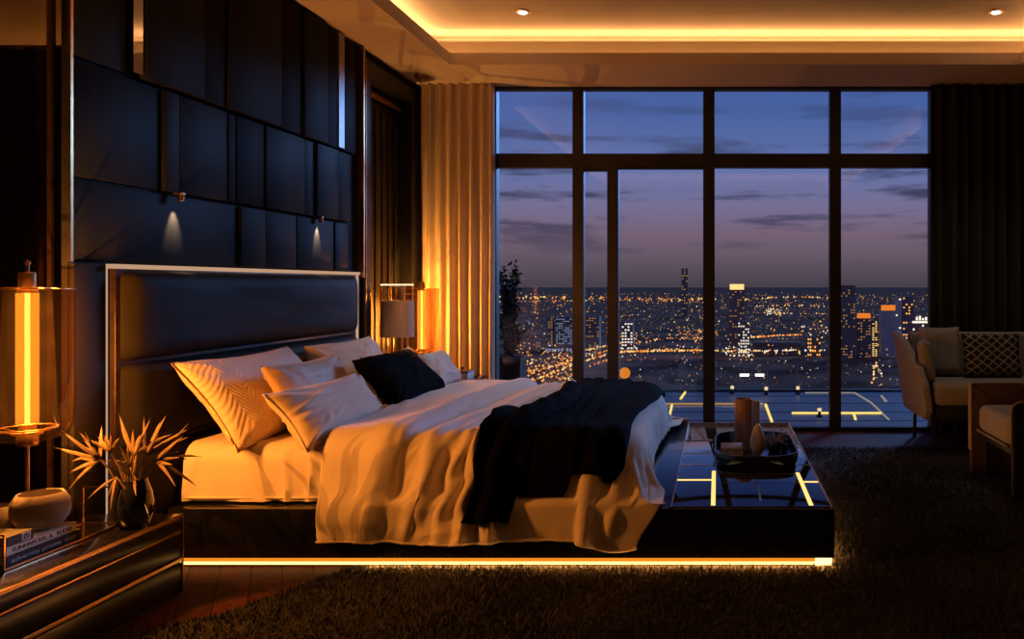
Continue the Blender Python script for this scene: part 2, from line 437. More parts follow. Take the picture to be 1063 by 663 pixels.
bm = B(); box(bm, WL+.03, WL+.045, 5.81, 5.82, 0, 2.86); put('brass_edge', bm, M['brass_dark'], door)

# made-up alcove on the far left, in place of a mirror reflecting cove and drape --------
bm = B()
for y, w in ((3.02, .012), (2.30, .02)): box(bm, -2.715, -2.685, y-w, y+w, 0, ZS)
box(bm, -2.715, -2.685, 1.2, 3.40, 0, .06)
part_ = struct('mirror_stand_in', bm, M['frame'])  # made-up glass partition where a mirror would hang
bm = B(); box(bm, -2.704, -2.696, 1.2, 3.42, .06, ZS); put('glass_panel', bm, M['partition'], part_)
bm = B(); box(bm, -2.69, -2.672, 3.283, 3.297, 0, ZS); box(bm, -2.71, -2.692, 3.318, 3.330, 0, ZS)
put('brass_mullion', bm, M['brass'], part_)
bm = B(); box(bm, -4.25, -2.72, 3.86, 3.90, 2.338, 2.402); box(bm, -4.25, -2.72, 3.90, 4.05, 2.338, 2.352)
box(bm, -4.25, -2.72, 3.80, 3.86, 2.338, 2.346); box(bm, -4.25, -2.72, 3.80, 3.806, 2.346, 2.360)
struct('trim_3', bm, M['plaster'])  # made-up pelmet shaped like the mirrored cove band
bm = B(); box(bm, -4.2, -2.74, 3.815, 3.83, 2.3465, 2.352)  # strip added to light the made-up pelmet face
single('added_ledge_strip', bm, emis('mirrored cove face glow', (1, .42, .1), 6), 'thin amber strip added on the pelmet lip to light its face like the mirrored cove', 'light strip', (-3.4, 3.82, 2.3465))
bm = B(); box(bm, -4.2, -2.74, 3.95, 3.98, 2.353, 2.366)  # strip added to imitate the mirrored cove glow
single('mirrored_cove_strip', bm, emis('mirrored cove glow', (1, .42, .09), 9), 'glowing orange strip added behind the glass at far left to imitate the mirrored cove light', 'light strip', (-3.4, 3.96, 2.353))

# ------------------------------------------------------------------ curtains
def curtain_mesh(x0, x1, y, z0, z1, folds, amp, seed, thick=.006, axis='x', flare=.0):
    rnd = random.Random(seed); n = folds*14; bm = B()
    ph = [rnd.uniform(-.5, .5) for _ in range(folds+2)]; am = [rnd.uniform(.6, 1.15) for _ in range(folds+2)]
    P = []
    nzr = 16
    for i in range(n+1):
        t = i/n; row = []
        for j in range(nzr+1):
            v = j/nzr; z = z0+(z1-z0)*v
            k = t*folds; a = am[int(k)]*(1-(k % 1))+am[int(k)+1]*(k % 1)
            p = ph[int(k)]*(1-(k % 1))+ph[int(k)+1]*(k % 1)
            w = math.sin(2*PI*k+p*1.4)
            w = math.copysign(abs(w)**.75, w)
            d = w*amp*a*(1.0-.25*v)+.012*nz(t*7, v*1.3, seed)
            x = x0+(x1-x0)*t+.018*nz(t*5, v*2.0, seed+5)*(1-v)
            row.append(Vector((x, y+d, z)) if axis == 'x' else Vector((y+d, x, z)))
        P.append(row)
    quadgrid(bm, P, thick)
    return bm
single('curtain', curtain_mesh(-2.475, -1.87, 6.86, .015, 2.925, 7, .055, 3), M['curtain'],
       'beige pleated floor length curtain lit orange at the left of the window', 'curtain', (-2.17, 6.86, 0), smooth=60)
single('curtain', curtain_mesh(1.79, 2.76, 6.86, .015, 2.925, 9, .05, 8), M['dark_curtain'],
       'dark charcoal pleated floor length curtain at the right of the window behind the sofa', 'curtain', (2.27, 6.86, 0), smooth=60)
single('curtain', curtain_mesh(-4.1, -2.75, 3.76, .015, 2.33, 11, .04, 15), M['dark_curtain'],  # added curtain in place of a mirrored drape
       'black curtain added behind the glass at far left in place of a mirrored drape', 'curtain', (-3.4, 3.76, 0), smooth=60)
bm = B(); tube(bm, [(-2.5, 6.86, 2.915), (-1.85, 6.86, 2.915)], .006)

bm.free()

# ------------------------------------------------------------------ window
def wx(px, y=7.0): return (px-CX)*y/F
Y0, Y1 = 6.965, 7.055
vx = [(wx(500), wx(516.5)), (wx(595), wx(606.5)), (wx(730), wx(742)), (wx(861), wx(872.5)), (wx(964.5), wx(985))]
bm = B()
for a, b in vx: box(bm, a, b, Y0, Y1, 0, ZS)
ZT0, ZT1 = 2.246, 2.362
for k in range(4): box(bm, vx[k][1], vx[k+1][0], Y0, Y1, ZT0, ZT1)
for k in range(4): box(bm, vx[k][1], vx[k+1][0], Y0, Y1, 0, .035)
for k in range(4): box(bm, vx[k][1], vx[k+1][0], Y0, Y1, ZS-.02, ZS)
window = struct('window_1', bm, M['frame'])
sx0, sx1 = wx(631), wx(642.5)
bm = B(); box(bm, sx0, sx1, Y0-.01, Y1, .035, ZT0)
# slender rails of the sliding leaf
box(bm, vx[1][1], sx0, Y0+.02, Y1-.02, ZT0-.03, ZT0); box(bm, sx1, vx[2][0], Y0+.02, Y1-.02, ZT0-.012, ZT0)
box(bm, vx[1][1], sx0, Y0+.02, Y1-.02, .035, .06); box(bm, sx1, vx[2][0], Y0+.02, Y1-.02, .035, .06)
put('sliding_stile', bm, M['frame'], window)
cells = [(vx[0][1], vx[1][0], .035, ZT0), (vx[1][1], sx0, .06, ZT0-.03), (sx1, vx[2][0], .06, ZT0-.012), (vx[2][1], vx[3][0], .035, ZT0), (vx[3][1], vx[4][0], .035, ZT0)]
cells += [(vx[k][1], vx[k+1][0], ZT1, ZS-.02) for k in range(4)]
for a, b, c, d in cells:
    bm = B(); box(bm, a, b, 7.006, 7.014, c, d); put('pane', bm, M['pane'], window)

# ------------------------------------------------------------------ ceiling spotlights
def downlight(x, y, lab):
    t = thing('ceiling_spotlight', lab, 'ceiling light', (x, y, ZC), 'recessed ceiling spotlights')
    bm = B(); lathe(bm, (x, y, ZC-.012), [(.036, .012), (.040, .004), (.048, 0), (.056, .004), (.058, .011)], 32); put('trim_ring', bm, M['brass_dark'], t, smooth=40)
    bm = B(); lathe(bm, (x, y, ZC-.013), [(.034, 0), (.030, .009)], 24); put('lens', bm, M['down'], t, label='glowing lens')
    l = bpy.data.lights.new('ceiling spot lamp', 'SPOT'); l.energy = 40; l.color = (1, .78, .52); l.spot_size = math.radians(80); l.spot_blend = .8; l.shadow_soft_size = .03
    lo = bpy.data.objects.new('ceiling_spot_lamp', l); C.objects.link(lo); lo.location = (x, y, ZC-.03)
downlight(-1.43, 6.0, 'small round ceiling spotlight above the foot of the bed')
downlight(2.04, 6.0, 'small round ceiling spotlight above the sofa at right')

# ================================================================== BED
BX0, BX1, BY0, BY1, BZ = -2.42, .515, 3.60, 5.80, .264
bed = thing('bed', 'large black low platform bed with tall leather headboard and orange light strip along its foot', 'bed', (-1.0, 4.7, 0))
bm = B(); box(bm, BX0, BX1, BY0, BY1, .045, BZ, bev=.006, seg=2); put('platform', bm, M['black'], bed, smooth=30)
bm = B(); box(bm, BX0+.02, BX1-.05, BY0+.05, BY1-.05, .013, .045); plinth = put('plinth', bm, M['black_matte'], bed)
bm = B()
def strip_ring(bm, e0, e1, z0, z1):
    box(bm, BX0+.01, BX1-e0, BY0+e0, BY0+e1, z0, z1); box(bm, BX1-e1, BX1-e0, BY0+e1, BY1-e1, z0, z1); box(bm, BX0+.01, BX1-e0, BY1-e1, BY1-e0, z0, z1)
strip_ring(bm, .016, .03, .026, .0445); put('light_diffuser', bm, M['bed_led'], bed, label='glowing orange diffuser strip')
bm = B(); strip_ring(bm, .014, .03, .0135, .0255); put('light_strip', bm, M['bed_led_core'], bed, label='bright yellow light strip')
bm = B(); box(bm, BX1-.085, BX1-.012, BY0+.010, BY0+.016, .012, .0445); put('strip_end_cap', bm, emis('bright strip end', (1, .72, .3), 2.2), bed, label='bright end of the light strip')

for nm, loc, rot, sx_, en in (('bed_strip_lamp', ((-1.55+BX1)/2, BY0+.008, .022), (-PI/2+.22, 0, 0), 2.05, 6.5), ('bed_strip_lamp', (BX1-.008, (BY0+BY1)/2, .022), (-PI/2+.22, 0, PI/2), 2.1, 10.0)):
    l = bpy.data.lights.new('bed strip lamp', 'AREA'); l.shape = 'RECTANGLE'; l.size = sx_; l.size_y = .014; l.energy = en; l.color = (1, .37, .075)
    lo = bpy.data.objects.new(nm, l); C.objects.link(lo); lo.location = loc; lo.rotation_euler = rot
# glossy bench top at the foot with metal inlays and glowing lines for reflected terrace lights
bt = put('bench_top', (lambda b: (box(b, -.205, .503, BY0+.012, BY1-.012, BZ, BZ+.006, bev=.002), b)[1])(B()),
         mat('black mirror glass', (.05, .052, .06), .03, .75, .8, var=.08, vscale=3, coat=1.0), bed, smooth=30)
ZT = BZ+.006
def inlay(x0, x1, y0, y1, m, lab=None):
    bm = B(); box(bm, x0, x1, y0, y1, ZT-.002, ZT+.0015); put('inlay_or_reflection', bm, m, bt, label=lab)
inlay(-.205, -.028, 4.09, 4.115, M['inlay'], 'glowing yellow line standing in for a reflected terrace light')
inlay(-.030, -.010, 3.63, 4.30, M['inlay'], 'glowing yellow line standing in for a reflected terrace light')
inlay(.405, .425, 3.63, 4.26, M['inlay'], 'glowing yellow line standing in for a reflected terrace light')
inlay(.425, .500, 4.05, 4.075, M['inlay'], 'glowing yellow line standing in for a reflected terrace light')
inlay(-.010, .405, 4.235, 4.243, M['brass_dark'])
inlay(-.010, .425, 4.04, 4.046, M['brass_dark'])
inlay(.19, .20, 3.70, 4.10, M['brass'])  # brass line drawn in place of a reflection on the glass
for y in (4.42, 4.74, 5.15): inlay(-.205, -.03, y, y+.014, M['pale_vase'], 'pale grey inlay line')
for y in (4.44, 5.05): inlay(.43, .502, y, y+.012, M['pale_vase'], 'pale grey inlay line')
bm = B()
for a in ((-.207, -.203, BY0+.004, BY1-.004), (.500, .505, BY0+.004, BY1-.004)): box(bm, a[0], a[1], a[2], a[3], BZ+.001, BZ+.008)
box(bm, -.207, .505, BY1-.012, BY1-.007, BZ+.001, BZ+.008)
put('edge_trim', bm, M['pale_vase'], bt, label='thin pale metal edge')

# mattress with a fitted sheet
def rounded_box_grid(x0, x1, y0, y1, z0, z1, r, nx, ny, disp):
    bm = B(); box(bm, x0, x1, y0, y1, z0, z1, bev=r, seg=5)
    bmesh.ops.subdivide_edges(bm, edges=[e for e in bm.edges if e.calc_length() > .12], cuts=40, use_grid_fill=True)
    bmesh.ops.triangulate(bm, faces=[f for f in bm.faces if len(f.verts) > 4])
    for v in bm.verts: v.co += disp(v.co)
    return bm
def sheet_disp(c):
    d = Vector((0, 0, 0))
    if c.y < 3.78:
        k = max(0, 1-(c.y-3.68)/.1)
        w = abs(nz(c.x*7, c.z*1.4, 3)); f = max(0, 1-w*5)
        d.y -= (f*.022+.010*nz(c.x*11, c.z*5, 1))*k*(.5+2.6*max(0, .47-c.z))
    d.z += .006*nz(c.x*4, c.y*3, 5)-.012*max(0, 1-abs(nz(c.x*3+2, c.y*2.2, 8))*5)*(1 if c.z > .5 else 0)
    return d
bm = B()
def sheet_grid():
    # the near face and top as one finely divided skin around the rounded mattress
    prof = []
    z0, z1, y0, y1, r = BZ+.012, .532, 3.685, 5.70, .085
    for k in range(14): prof.append((y0, z0+(z1-r-z0)*k/13))
    for k in range(1, 9):
        a = PI/2*k/8; prof.append((y0+r-r*math.cos(a), z1-r+r*math.sin(a)))
    for k in range(1, 24): prof.append((y0+r+(y1-y0-2*r)*k/24, z1))
    for k in range(0, 9):
        a = PI/2*k/8; prof.append((y1-r+r*math.sin(a), z1-r+r*math.cos(a)))
    prof.append((y1, z0))
    P = []
    X = [-2.40+(1.95)*i/130 for i in range(131)]
    for x in X:
        row = []
        for j, (y, z) in enumerate(prof):
            c = Vector((x, y, z)); d = sheet_disp(c)
            row.append(c+d)
        P.append(row)
    quadgrid(bm, P)
    n = len(prof); bm.verts.ensure_lookup_table()
    for off in (0, 130*n):
        bm.faces.new([bm.verts[off+j] for j in range(n)])
    bm.faces.new([bm.verts[i*n] for i in range(131)]+[bm.verts[i*n+n-1] for i in range(130, -1, -1)])
sheet_grid()
matt = put('mattress', bm, M['sheet'], bed, smooth=60, label='mattress in an ivory fitted sheet')
bm = B(); tube(bm, [(-2.395, 3.678, .292), (-1.4, 3.677, .292), (-.46, 3.678, .292)], .006, 8); put('piping', bm, M['sheet'], matt)

# headboard
def pad(y0, y1, z0, z1, x0, x1, seed):
    bm = B(); P = []
    nu, nv = 60, 22
    for i in range(nu+1):
        row = []
        for j in range(nv+1):
            s, t = i/nu*2-1, j/nv*2-1
            b = ((1-abs(s)**14)*(1-abs(t)**6))
            b = max(0, b)**.4
            x = x0+(x1-x0)*b+.004*nz(s*4, t*2, seed)*b
            row.append(Vector((x, (y0+y1)/2+(y1-y0)/2*s, (z0+z1)/2+(z1-z0)/2*t)))
        P.append(row)
    quadgrid(bm, P)
    return bm
hb = put('headboard', (lambda b: (box(b, -2.538, -2.50, 3.40, 5.66, .02, 1.315, bev=.004), b)[1])(B()), M['bronze_lacquer'], bed, smooth=30)
put('headboard_pad', pad(3.42, 5.62, .925, 1.312, -2.51, -2.425, 2), M['leather'], hb, smooth=70)
put('headboard_pad', pad(3.42, 5.62, .55, .915, -2.51, -2.425, 4), M['leather'], hb, smooth=70)
put('headboard_pad', pad(3.42, 5.62, .20, .545, -2.51, -2.425, 6), M['leather'], hb, smooth=70)
bm = B()
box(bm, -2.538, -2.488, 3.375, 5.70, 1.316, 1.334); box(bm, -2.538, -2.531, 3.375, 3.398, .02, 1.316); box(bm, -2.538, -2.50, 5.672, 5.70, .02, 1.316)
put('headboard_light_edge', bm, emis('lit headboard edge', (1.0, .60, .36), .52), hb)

# ------------------------------------------------------------------ duvet (draped shape stored as a grid)
# half-millimetre steps: each row gives x, y, z differences along the row, the first one from the row before
DROWS = [
 [-3501,-2,-2,-4,-6,-5,-4,-2,-1,0,1,2,2,1,0,0,1,0,-1,-3,-3,-3,-3,-2,-2,-1,-1,-1,1,1,2,4,3,2,4,3,1,0,-2,-2,-1,-1,-1,-2,2,4,6,5,4,4,3,1,1,-1,-5,-5,-4,-4,-3,7195,0,-2,18,53,32,23,18,26,60,86,96,96,96,96,95,96,96,95,95,95,95,96,96,96,96,96,96,96,96,96,97,97,96,95,96,96,96,96,95,96,97,96,96,97,96,96,96,96,95,88,67,36,6,10,26,71,81,31,254,95,95,94,80,91,94,95,93,76,46,11,0,0,0,0,0,0,0,0,0,0,0,0,0,0,0,0,0,0,1,-1,0,0,0,0,0,0,0,0,0,0,0,0,0,0,0,0,0,-5,-37,-68,-89,-95,-95,-92,-63,-50,-90],
 [54,-1,-2,-3,-4,-4,-4,-1,-1,0,1,2,2,1,1,1,2,0,0,-2,-2,-3,-3,-4,-3,-3,-1,0,4,2,0,1,5,4,3,1,-1,0,0,0,-3,-1,-1,0,2,3,4,5,4,4,2,2,0,-1,-1,-1,-5,-4,-4,0,0,-1,18,54,31,23,17,26,61,85,96,96,95,96,96,96,95,96,96,95,96,96,96,95,96,96,95,96,97,96,96,96,96,96,96,96,96,96,96,96,97,96,96,96,95,96,96,95,96,88,68,36,6,11,25,71,81,32,1,95,95,95,79,91,94,95,93,75,46,11,0,0,0,0,0,0,0,0,0,0,0,0,0,0,0,0,0,0,0,0,0,0,0,0,0,0,0,0,0,0,0,0,0,0,0,0,0,-5,-37,-68,-89,-96,-94,-92,-63,-50,-90],
 [55,-1,-2,-1,-4,-3,-2,-2,-1,0,2,2,2,1,1,1,2,0,0,0,-2,-1,-2,-2,-2,-6,-4,-1,0,4,6,6,2,1,0,0,0,0,1,-2,-2,-2,-1,1,2,3,4,6,4,3,3,2,0,-1,-1,-2,-3,-3,-4,-1,1,-1,19,54,32,22,16,26,61,85,96,96,96,96,95,96,96,95,96,96,96,96,96,96,95,96,96,95,97,95,96,96,96,95,97,96,96,97,96,96,96,96,96,95,96,95,96,96,96,88,68,36,7,9,27,70,81,32,1,96,94,95,79,91,93,95,93,75,46,11,0,0,0,0,0,0,0,0,0,0,0,2,6,17,1,-7,-17,-2,0,0,0,0,0,0,0,0,0,0,0,0,0,0,0,0,0,0,0,-5,-37,-68,-89,-96,-95,-92,-63,-49,-91],
 [55,-1,-1,-1,-2,-2,-1,-1,0,1,2,2,3,2,2,3,4,2,2,-2,-8,-6,-5,-3,-2,1,1,4,4,1,1,0,0,0,-1,1,0,0,1,-3,-2,-1,-1,1,1,3,5,5,4,3,3,2,0,-1,-1,-1,-4,-3,-4,1,0,-1,19,55,31,22,16,26,61,85,96,96,96,96,96,96,96,96,96,95,96,96,96,96,96,96,95,96,95,95,95,96,96,96,97,96,97,96,96,96,96,96,95,96,96,95,96,95,96,89,68,36,7,10,27,71,80,30,1,95,95,94,79,91,93,95,93,76,46,10,0,0,0,0,0,0,0,0,0,0,2,-1,-1,0,0,0,0,0,0,0,0,0,0,0,0,0,0,0,0,0,0,0,0,0,0,0,0,-5,-37,-68,-89,-96,-95,-92,-63,-51,-90],
 [55,-1,-1,0,0,-1,-1,0,0,1,3,4,4,4,4,5,1,0,-2,-2,-2,-3,-1,-2,-1,-2,-1,-1,-1,0,1,1,0,1,1,0,1,0,-2,-3,-2,-1,-1,0,2,2,5,5,4,3,3,2,0,0,-1,-2,-3,-4,-4,0,0,-1,19,55,32,22,15,26,61,86,96,96,96,96,96,96,96,97,96,97,96,96,96,95,95,95,95,95,95,95,96,96,96,97,96,96,97,95,96,96,96,95,96,96,95,96,96,95,96,89,68,36,8,11,29,69,79,29,0,95,95,94,79,91,93,95,94,75,46,10,0,0,0,0,0,0,0,2,1,-3,0,0,0,0,0,0,0,0,0,0,0,0,0,0,0,0,0,0,0,0,0,0,0,0,0,0,0,-5,-36,-69,-89,-96,-95,-91,-64,-52,-91],
 [56,-1,0,0,0,0,-1,0,-1,2,3,4,5,5,5,4,2,1,-1,-2,-3,-4,-2,-3,-2,-1,-1,1,1,2,3,2,2,2,0,-2,-2,-4,-3,-2,-2,-2,0,0,1,3,4,5,4,4,3,2,0,0,-2,-2,-3,-4,-4,0,1,-2,20,57,34,23,9,26,61,85,96,96,97,96,96,97,97,97,96,96,96,96,95,95,95,95,95,96,95,96,96,97,96,96,96,96,95,96,95,96,96,95,96,96,95,96,96,95,96,89,68,36,8,12,30,69,77,26,0,95,95,94,78,90,94,96,93,75,46,11,0,0,0,0,0,0,0,0,0,0,0,0,0,0,0,0,0,0,0,0,0,0,0,0,0,0,0,0,0,0,0,0,0,0,0,0,0,-5,-37,-68,-89,-96,-95,-91,-64,-54,-92],
 [61,0,2,1,2,0,0,-1,-1,0,1,4,4,4,5,3,2,1,0,-1,-2,-3,-2,-1,0,-1,1,3,4,3,3,1,0,-2,-5,-5,-3,-3,-3,-3,-2,-1,-1,0,1,3,4,5,5,3,3,2,1,-1,-1,-3,-3,-4,-3,1,0,-2,19,53,30,23,18,26,61,85,96,96,96,97,96,96,97,96,97,96,96,95,96,96,95,95,96,96,97,96,96,96,96,95,96,95,96,95,96,95,96,95,96,96,95,96,96,95,96,89,68,36,8,14,30,69,76,26,-1,96,94,95,79,92,93,94,93,76,46,10,0,0,0,0,0,0,0,0,0,0,0,0,0,0,0,0,0,0,0,0,0,0,0,0,0,0,0,0,0,0,0,0,0,0,0,0,0,-5,-37,-68,-90,-95,-95,-90,-65,-55,-92],
 [58,0,2,3,0,1,1,1,1,1,1,2,2,4,3,4,3,2,1,0,0,-1,0,1,1,1,3,3,2,0,-1,-3,-3,-4,-3,-4,-4,-4,-3,-2,-3,-1,-1,1,2,2,5,5,4,3,2,2,1,0,-1,-1,-4,-4,-4,-3,1,2,17,53,32,23,16,26,61,86,94,97,96,96,96,96,97,96,96,96,96,96,96,96,96,96,96,96,97,95,96,96,95,96,96,95,96,95,96,95,96,95,96,96,95,96,96,96,95,89,68,36,9,14,30,69,76,27,0,95,95,94,80,91,93,95,93,76,46,20,0,-9,-1,0,0,0,0,0,0,0,0,0,0,0,0,0,0,0,0,0,0,0,0,0,0,0,0,0,0,0,0,0,0,0,0,0,0,-5,-37,-68,-90,-95,-95,-91,-64,-57,-91],
 [55,1,2,3,1,2,1,2,0,1,1,2,3,4,4,4,4,4,2,2,0,1,2,1,2,1,0,-1,-1,-2,-1,-2,-3,-3,-4,-4,-4,-3,-2,-2,-1,-1,0,1,2,3,4,5,3,3,1,1,0,-1,-1,-1,-3,-4,-5,-1,3,-1,19,60,33,23,8,26,60,85,97,95,96,96,96,96,96,96,96,96,96,97,96,96,96,96,96,96,97,95,96,96,96,95,96,95,96,96,95,96,96,95,96,96,95,96,96,96,95,89,68,36,9,14,31,73,71,11,0,95,95,94,76,91,94,97,93,76,46,11,0,0,0,0,0,0,0,0,0,0,0,0,0,0,0,0,0,0,0,0,0,0,0,0,0,0,0,0,0,0,0,0,0,0,0,0,0,-5,-37,-68,-90,-95,-95,-90,-59,-64,-96],
 [57,1,4,5,4,3,1,0,-1,0,0,1,3,4,4,5,5,3,3,2,0,0,2,2,1,0,0,-1,0,-2,-1,-2,-2,-3,-4,-4,-3,-3,-2,-1,-2,0,0,0,2,3,4,4,4,2,1,1,-1,-1,-1,0,0,-2,-4,-1,0,2,19,60,35,21,8,26,60,84,96,96,96,96,96,96,96,96,96,97,96,96,97,96,96,96,96,96,96,96,96,96,96,95,96,96,96,95,96,96,96,95,96,96,95,96,96,95,96,89,68,36,9,15,32,69,74,25,-1,95,95,95,76,90,93,97,93,77,47,11,0,0,0,0,0,0,0,0,0,0,0,0,0,0,0,0,0,0,0,0,0,0,0,0,0,0,0,0,0,0,0,0,0,0,0,0,0,-5,-37,-68,-90,-96,-94,-90,-65,-59,-92],
 [65,4,7,8,8,5,2,1,-3,-4,-2,-2,0,1,2,4,4,3,3,2,0,1,2,0,1,0,0,-1,0,-1,-2,-1,-3,-3,-3,-4,-4,-2,-2,-1,-2,-1,-1,1,1,3,4,5,3,2,2,0,0,-1,0,-1,0,0,-1,-3,3,-3,24,61,36,19,8,23,58,83,96,97,96,97,96,97,96,96,97,97,96,96,97,96,97,96,96,96,96,96,96,96,96,95,96,96,96,96,96,95,96,96,96,96,95,96,96,96,96,89,67,36,9,16,32,69,73,24,0,95,96,93,74,89,94,96,92,78,49,13,0,0,0,0,0,0,0,0,0,0,0,0,0,0,0,0,0,0,0,0,0,0,0,0,0,0,0,0,0,0,0,0,0,0,0,0,0,-5,-37,-69,-89,-96,-95,-90,-65,-60,-93],
 [53,4,6,9,7,6,3,1,0,0,-1,0,1,1,1,2,3,3,3,3,2,2,0,-1,-1,0,-1,0,-1,-1,-1,-2,-2,-2,-3,-4,-4,-2,-2,-2,-2,-2,1,1,2,3,4,4,3,2,1,0,0,0,-1,0,0,-2,-1,5,3,-13,29,66,40,16,2,23,41,86,99,98,98,98,98,97,98,97,97,97,97,96,96,97,96,96,96,96,97,95,96,97,95,96,96,96,96,96,96,96,96,96,96,96,95,96,96,96,96,89,67,36,10,15,32,69,73,24,-1,96,95,94,71,89,95,97,92,89,52,18,0,-4,-11,-3,0,0,0,0,0,0,0,0,0,0,0,0,0,0,0,0,0,0,0,0,0,0,0,0,0,0,0,0,0,0,0,0,0,-5,-37,-69,-89,-96,-95,-90,-66,-59,-94],
 [80,4,11,11,12,6,0,-3,-7,-8,-7,-5,-1,1,3,3,3,3,3,3,3,1,0,-2,0,-1,0,-1,0,1,1,0,-1,-3,-3,-5,-6,-4,-2,-3,-2,-2,1,2,2,4,3,4,2,1,1,1,1,1,1,1,2,1,-2,-16,9,4,15,59,28,15,22,27,55,81,95,96,96,97,97,97,98,98,97,98,97,96,97,97,96,96,96,96,96,96,96,96,96,96,96,96,96,97,95,97,96,96,96,96,95,96,96,96,96,89,67,36,9,16,31,68,75,28,-11,96,93,96,76,92,95,94,92,79,52,16,0,0,0,0,0,0,0,0,0,0,0,0,0,0,0,0,0,0,0,1,-1,0,0,0,0,0,0,0,0,0,0,0,0,0,0,0,0,-5,-37,-69,-89,-96,-94,-91,-65,-58,-92],
 [56,17,17,13,10,11,10,4,-5,-10,-10,-9,-7,-6,-3,-2,0,2,2,3,2,1,-3,-1,1,4,-2,-4,1,2,-3,1,0,-2,-3,-3,-2,-5,-5,-5,-3,-1,0,3,3,3,3,3,2,1,1,2,3,3,3,5,4,1,-2,-13,-10,7,12,33,36,39,39,35,54,82,95,96,97,97,96,97,97,97,97,98,96,97,96,97,96,97,95,97,97,95,96,97,96,96,97,96,96,97,96,97,96,96,96,96,95,96,95,96,96,89,68,36,8,10,39,74,81,48,-4,95,94,98,91,90,88,88,91,80,53,17,0,0,0,0,0,0,0,0,0,3,11,10,-2,-12,9,15,-2,-8,-20,-4,0,0,0,0,0,0,0,0,0,0,0,0,0,0,0,0,0,-5,-37,-69,-89,-96,-95,-88,-58,-53,-84],
 [59,8,13,17,16,10,5,-1,-4,2,-3,-2,-6,-8,-7,-6,-2,1,3,5,6,3,0,-4,-4,-5,1,6,4,2,-1,-3,-4,-5,-4,-4,-3,-3,-6,-5,-3,-2,0,2,3,4,3,3,1,2,1,3,3,4,6,2,1,1,-3,26,4,2,5,31,22,24,28,28,57,90,99,97,98,97,97,98,97,96,97,97,97,97,97,96,96,96,97,96,97,96,96,96,97,97,97,97,96,98,96,97,96,96,96,95,95,95,96,95,96,89,69,36,8,12,33,71,75,28,-7,95,95,95,91,94,94,94,94,83,46,12,13,-6,-7,-1,0,0,0,0,0,0,0,0,0,3,0,-3,0,0,0,0,0,0,0,0,0,0,0,0,0,0,0,0,0,0,0,0,0,-4,-37,-69,-89,-97,-96,-90,-63,-60,-91],
 [62,9,8,13,17,12,7,-2,-4,-7,-3,-1,-3,-4,-5,-4,-2,0,4,7,8,7,5,2,0,-1,-1,0,-2,-4,-5,-5,-6,-4,-5,-4,-3,-4,-4,-5,-3,-1,1,3,3,4,3,2,2,0,1,3,3,4,5,2,0,1,0,-25,0,-13,18,38,35,27,24,32,62,86,101,98,98,98,97,97,98,97,97,97,96,97,97,97,96,97,96,96,96,97,96,98,96,97,98,97,96,97,97,96,97,95,96,96,95,95,96,95,96,89,68,37,8,11,31,73,76,21,1,96,98,95,91,92,94,96,95,80,54,22,-1,-2,-3,-5,-10,-1,0,0,0,0,0,0,0,0,0,0,0,0,0,0,0,0,0,0,0,0,0,0,0,0,0,0,0,0,0,0,0,-4,-37,-68,-90,-96,-96,-91,-64,-60,-96],
 [58,5,19,22,19,14,9,2,-3,-5,-5,-6,-6,-10,-9,-7,-4,0,3,6,7,7,5,3,1,0,-1,-2,-2,-4,-5,-4,-5,-5,-4,-4,-3,-4,-4,2,-2,-1,1,3,3,3,3,1,1,0,0,2,2,3,3,1,1,1,-1,-26,25,20,17,47,38,30,20,17,53,80,95,96,96,96,96,97,97,96,97,97,96,97,98,96,97,97,96,96,97,96,97,97,97,97,97,97,97,97,96,96,97,95,96,96,96,96,96,96,95,90,68,36,8,10,31,72,77,26,1,94,96,95,84,89,91,93,95,80,54,19,0,0,0,0,0,0,0,0,0,0,0,0,0,0,0,0,0,0,0,0,0,0,0,0,0,0,0,0,0,0,0,0,0,0,0,0,0,-4,-37,-69,-89,-96,-95,-92,-63,-59,-94],
 [58,10,17,17,22,15,10,1,-2,0,2,0,-4,-9,-11,-10,-6,-4,1,3,5,5,4,2,1,-1,-1,-1,-3,-3,-4,-5,-5,-4,-5,-4,-3,-5,-3,-1,1,6,2,3,2,2,1,1,0,-1,0,2,2,2,2,1,1,1,-1,0,29,21,13,49,34,33,18,17,53,80,94,95,96,97,96,96,97,96,97,97,96,97,97,97,97,97,96,97,97,96,97,97,97,97,98,96,97,97,97,96,96,95,96,97,95,96,97,95,96,90,67,37,9,10,29,72,77,24,4,94,93,97,82,89,90,94,93,81,54,20,2,-3,0,0,0,0,0,0,0,0,0,0,0,0,0,0,0,0,0,0,0,0,0,0,0,0,0,0,0,13,-11,-2,0,0,0,0,0,-4,-37,-68,-90,-95,-95,-92,-63,-57,-95],
 [40,16,19,23,15,18,17,16,10,-4,-9,-10,-5,-7,-8,-7,-5,-3,0,3,3,4,3,0,0,-1,-1,-2,-2,-4,-4,-4,-5,-4,-5,-4,-4,-4,-3,-1,1,2,4,6,3,2,1,0,0,-1,0,2,1,2,2,1,1,1,1,-45,22,3,9,23,25,33,43,56,76,90,96,98,97,97,97,96,98,96,97,98,96,97,98,97,97,97,97,96,98,96,98,97,97,98,97,97,97,97,96,97,96,95,95,97,95,96,96,96,96,89,68,37,8,12,29,69,78,26,9,92,96,96,97,96,93,89,84,66,44,24,0,0,0,1,-1,0,0,0,0,0,0,0,0,0,0,0,0,0,0,0,0,0,0,0,0,0,0,0,0,2,12,-13,0,-1,0,0,0,-4,-37,-68,-89,-96,-94,-92,-64,-55,-93],
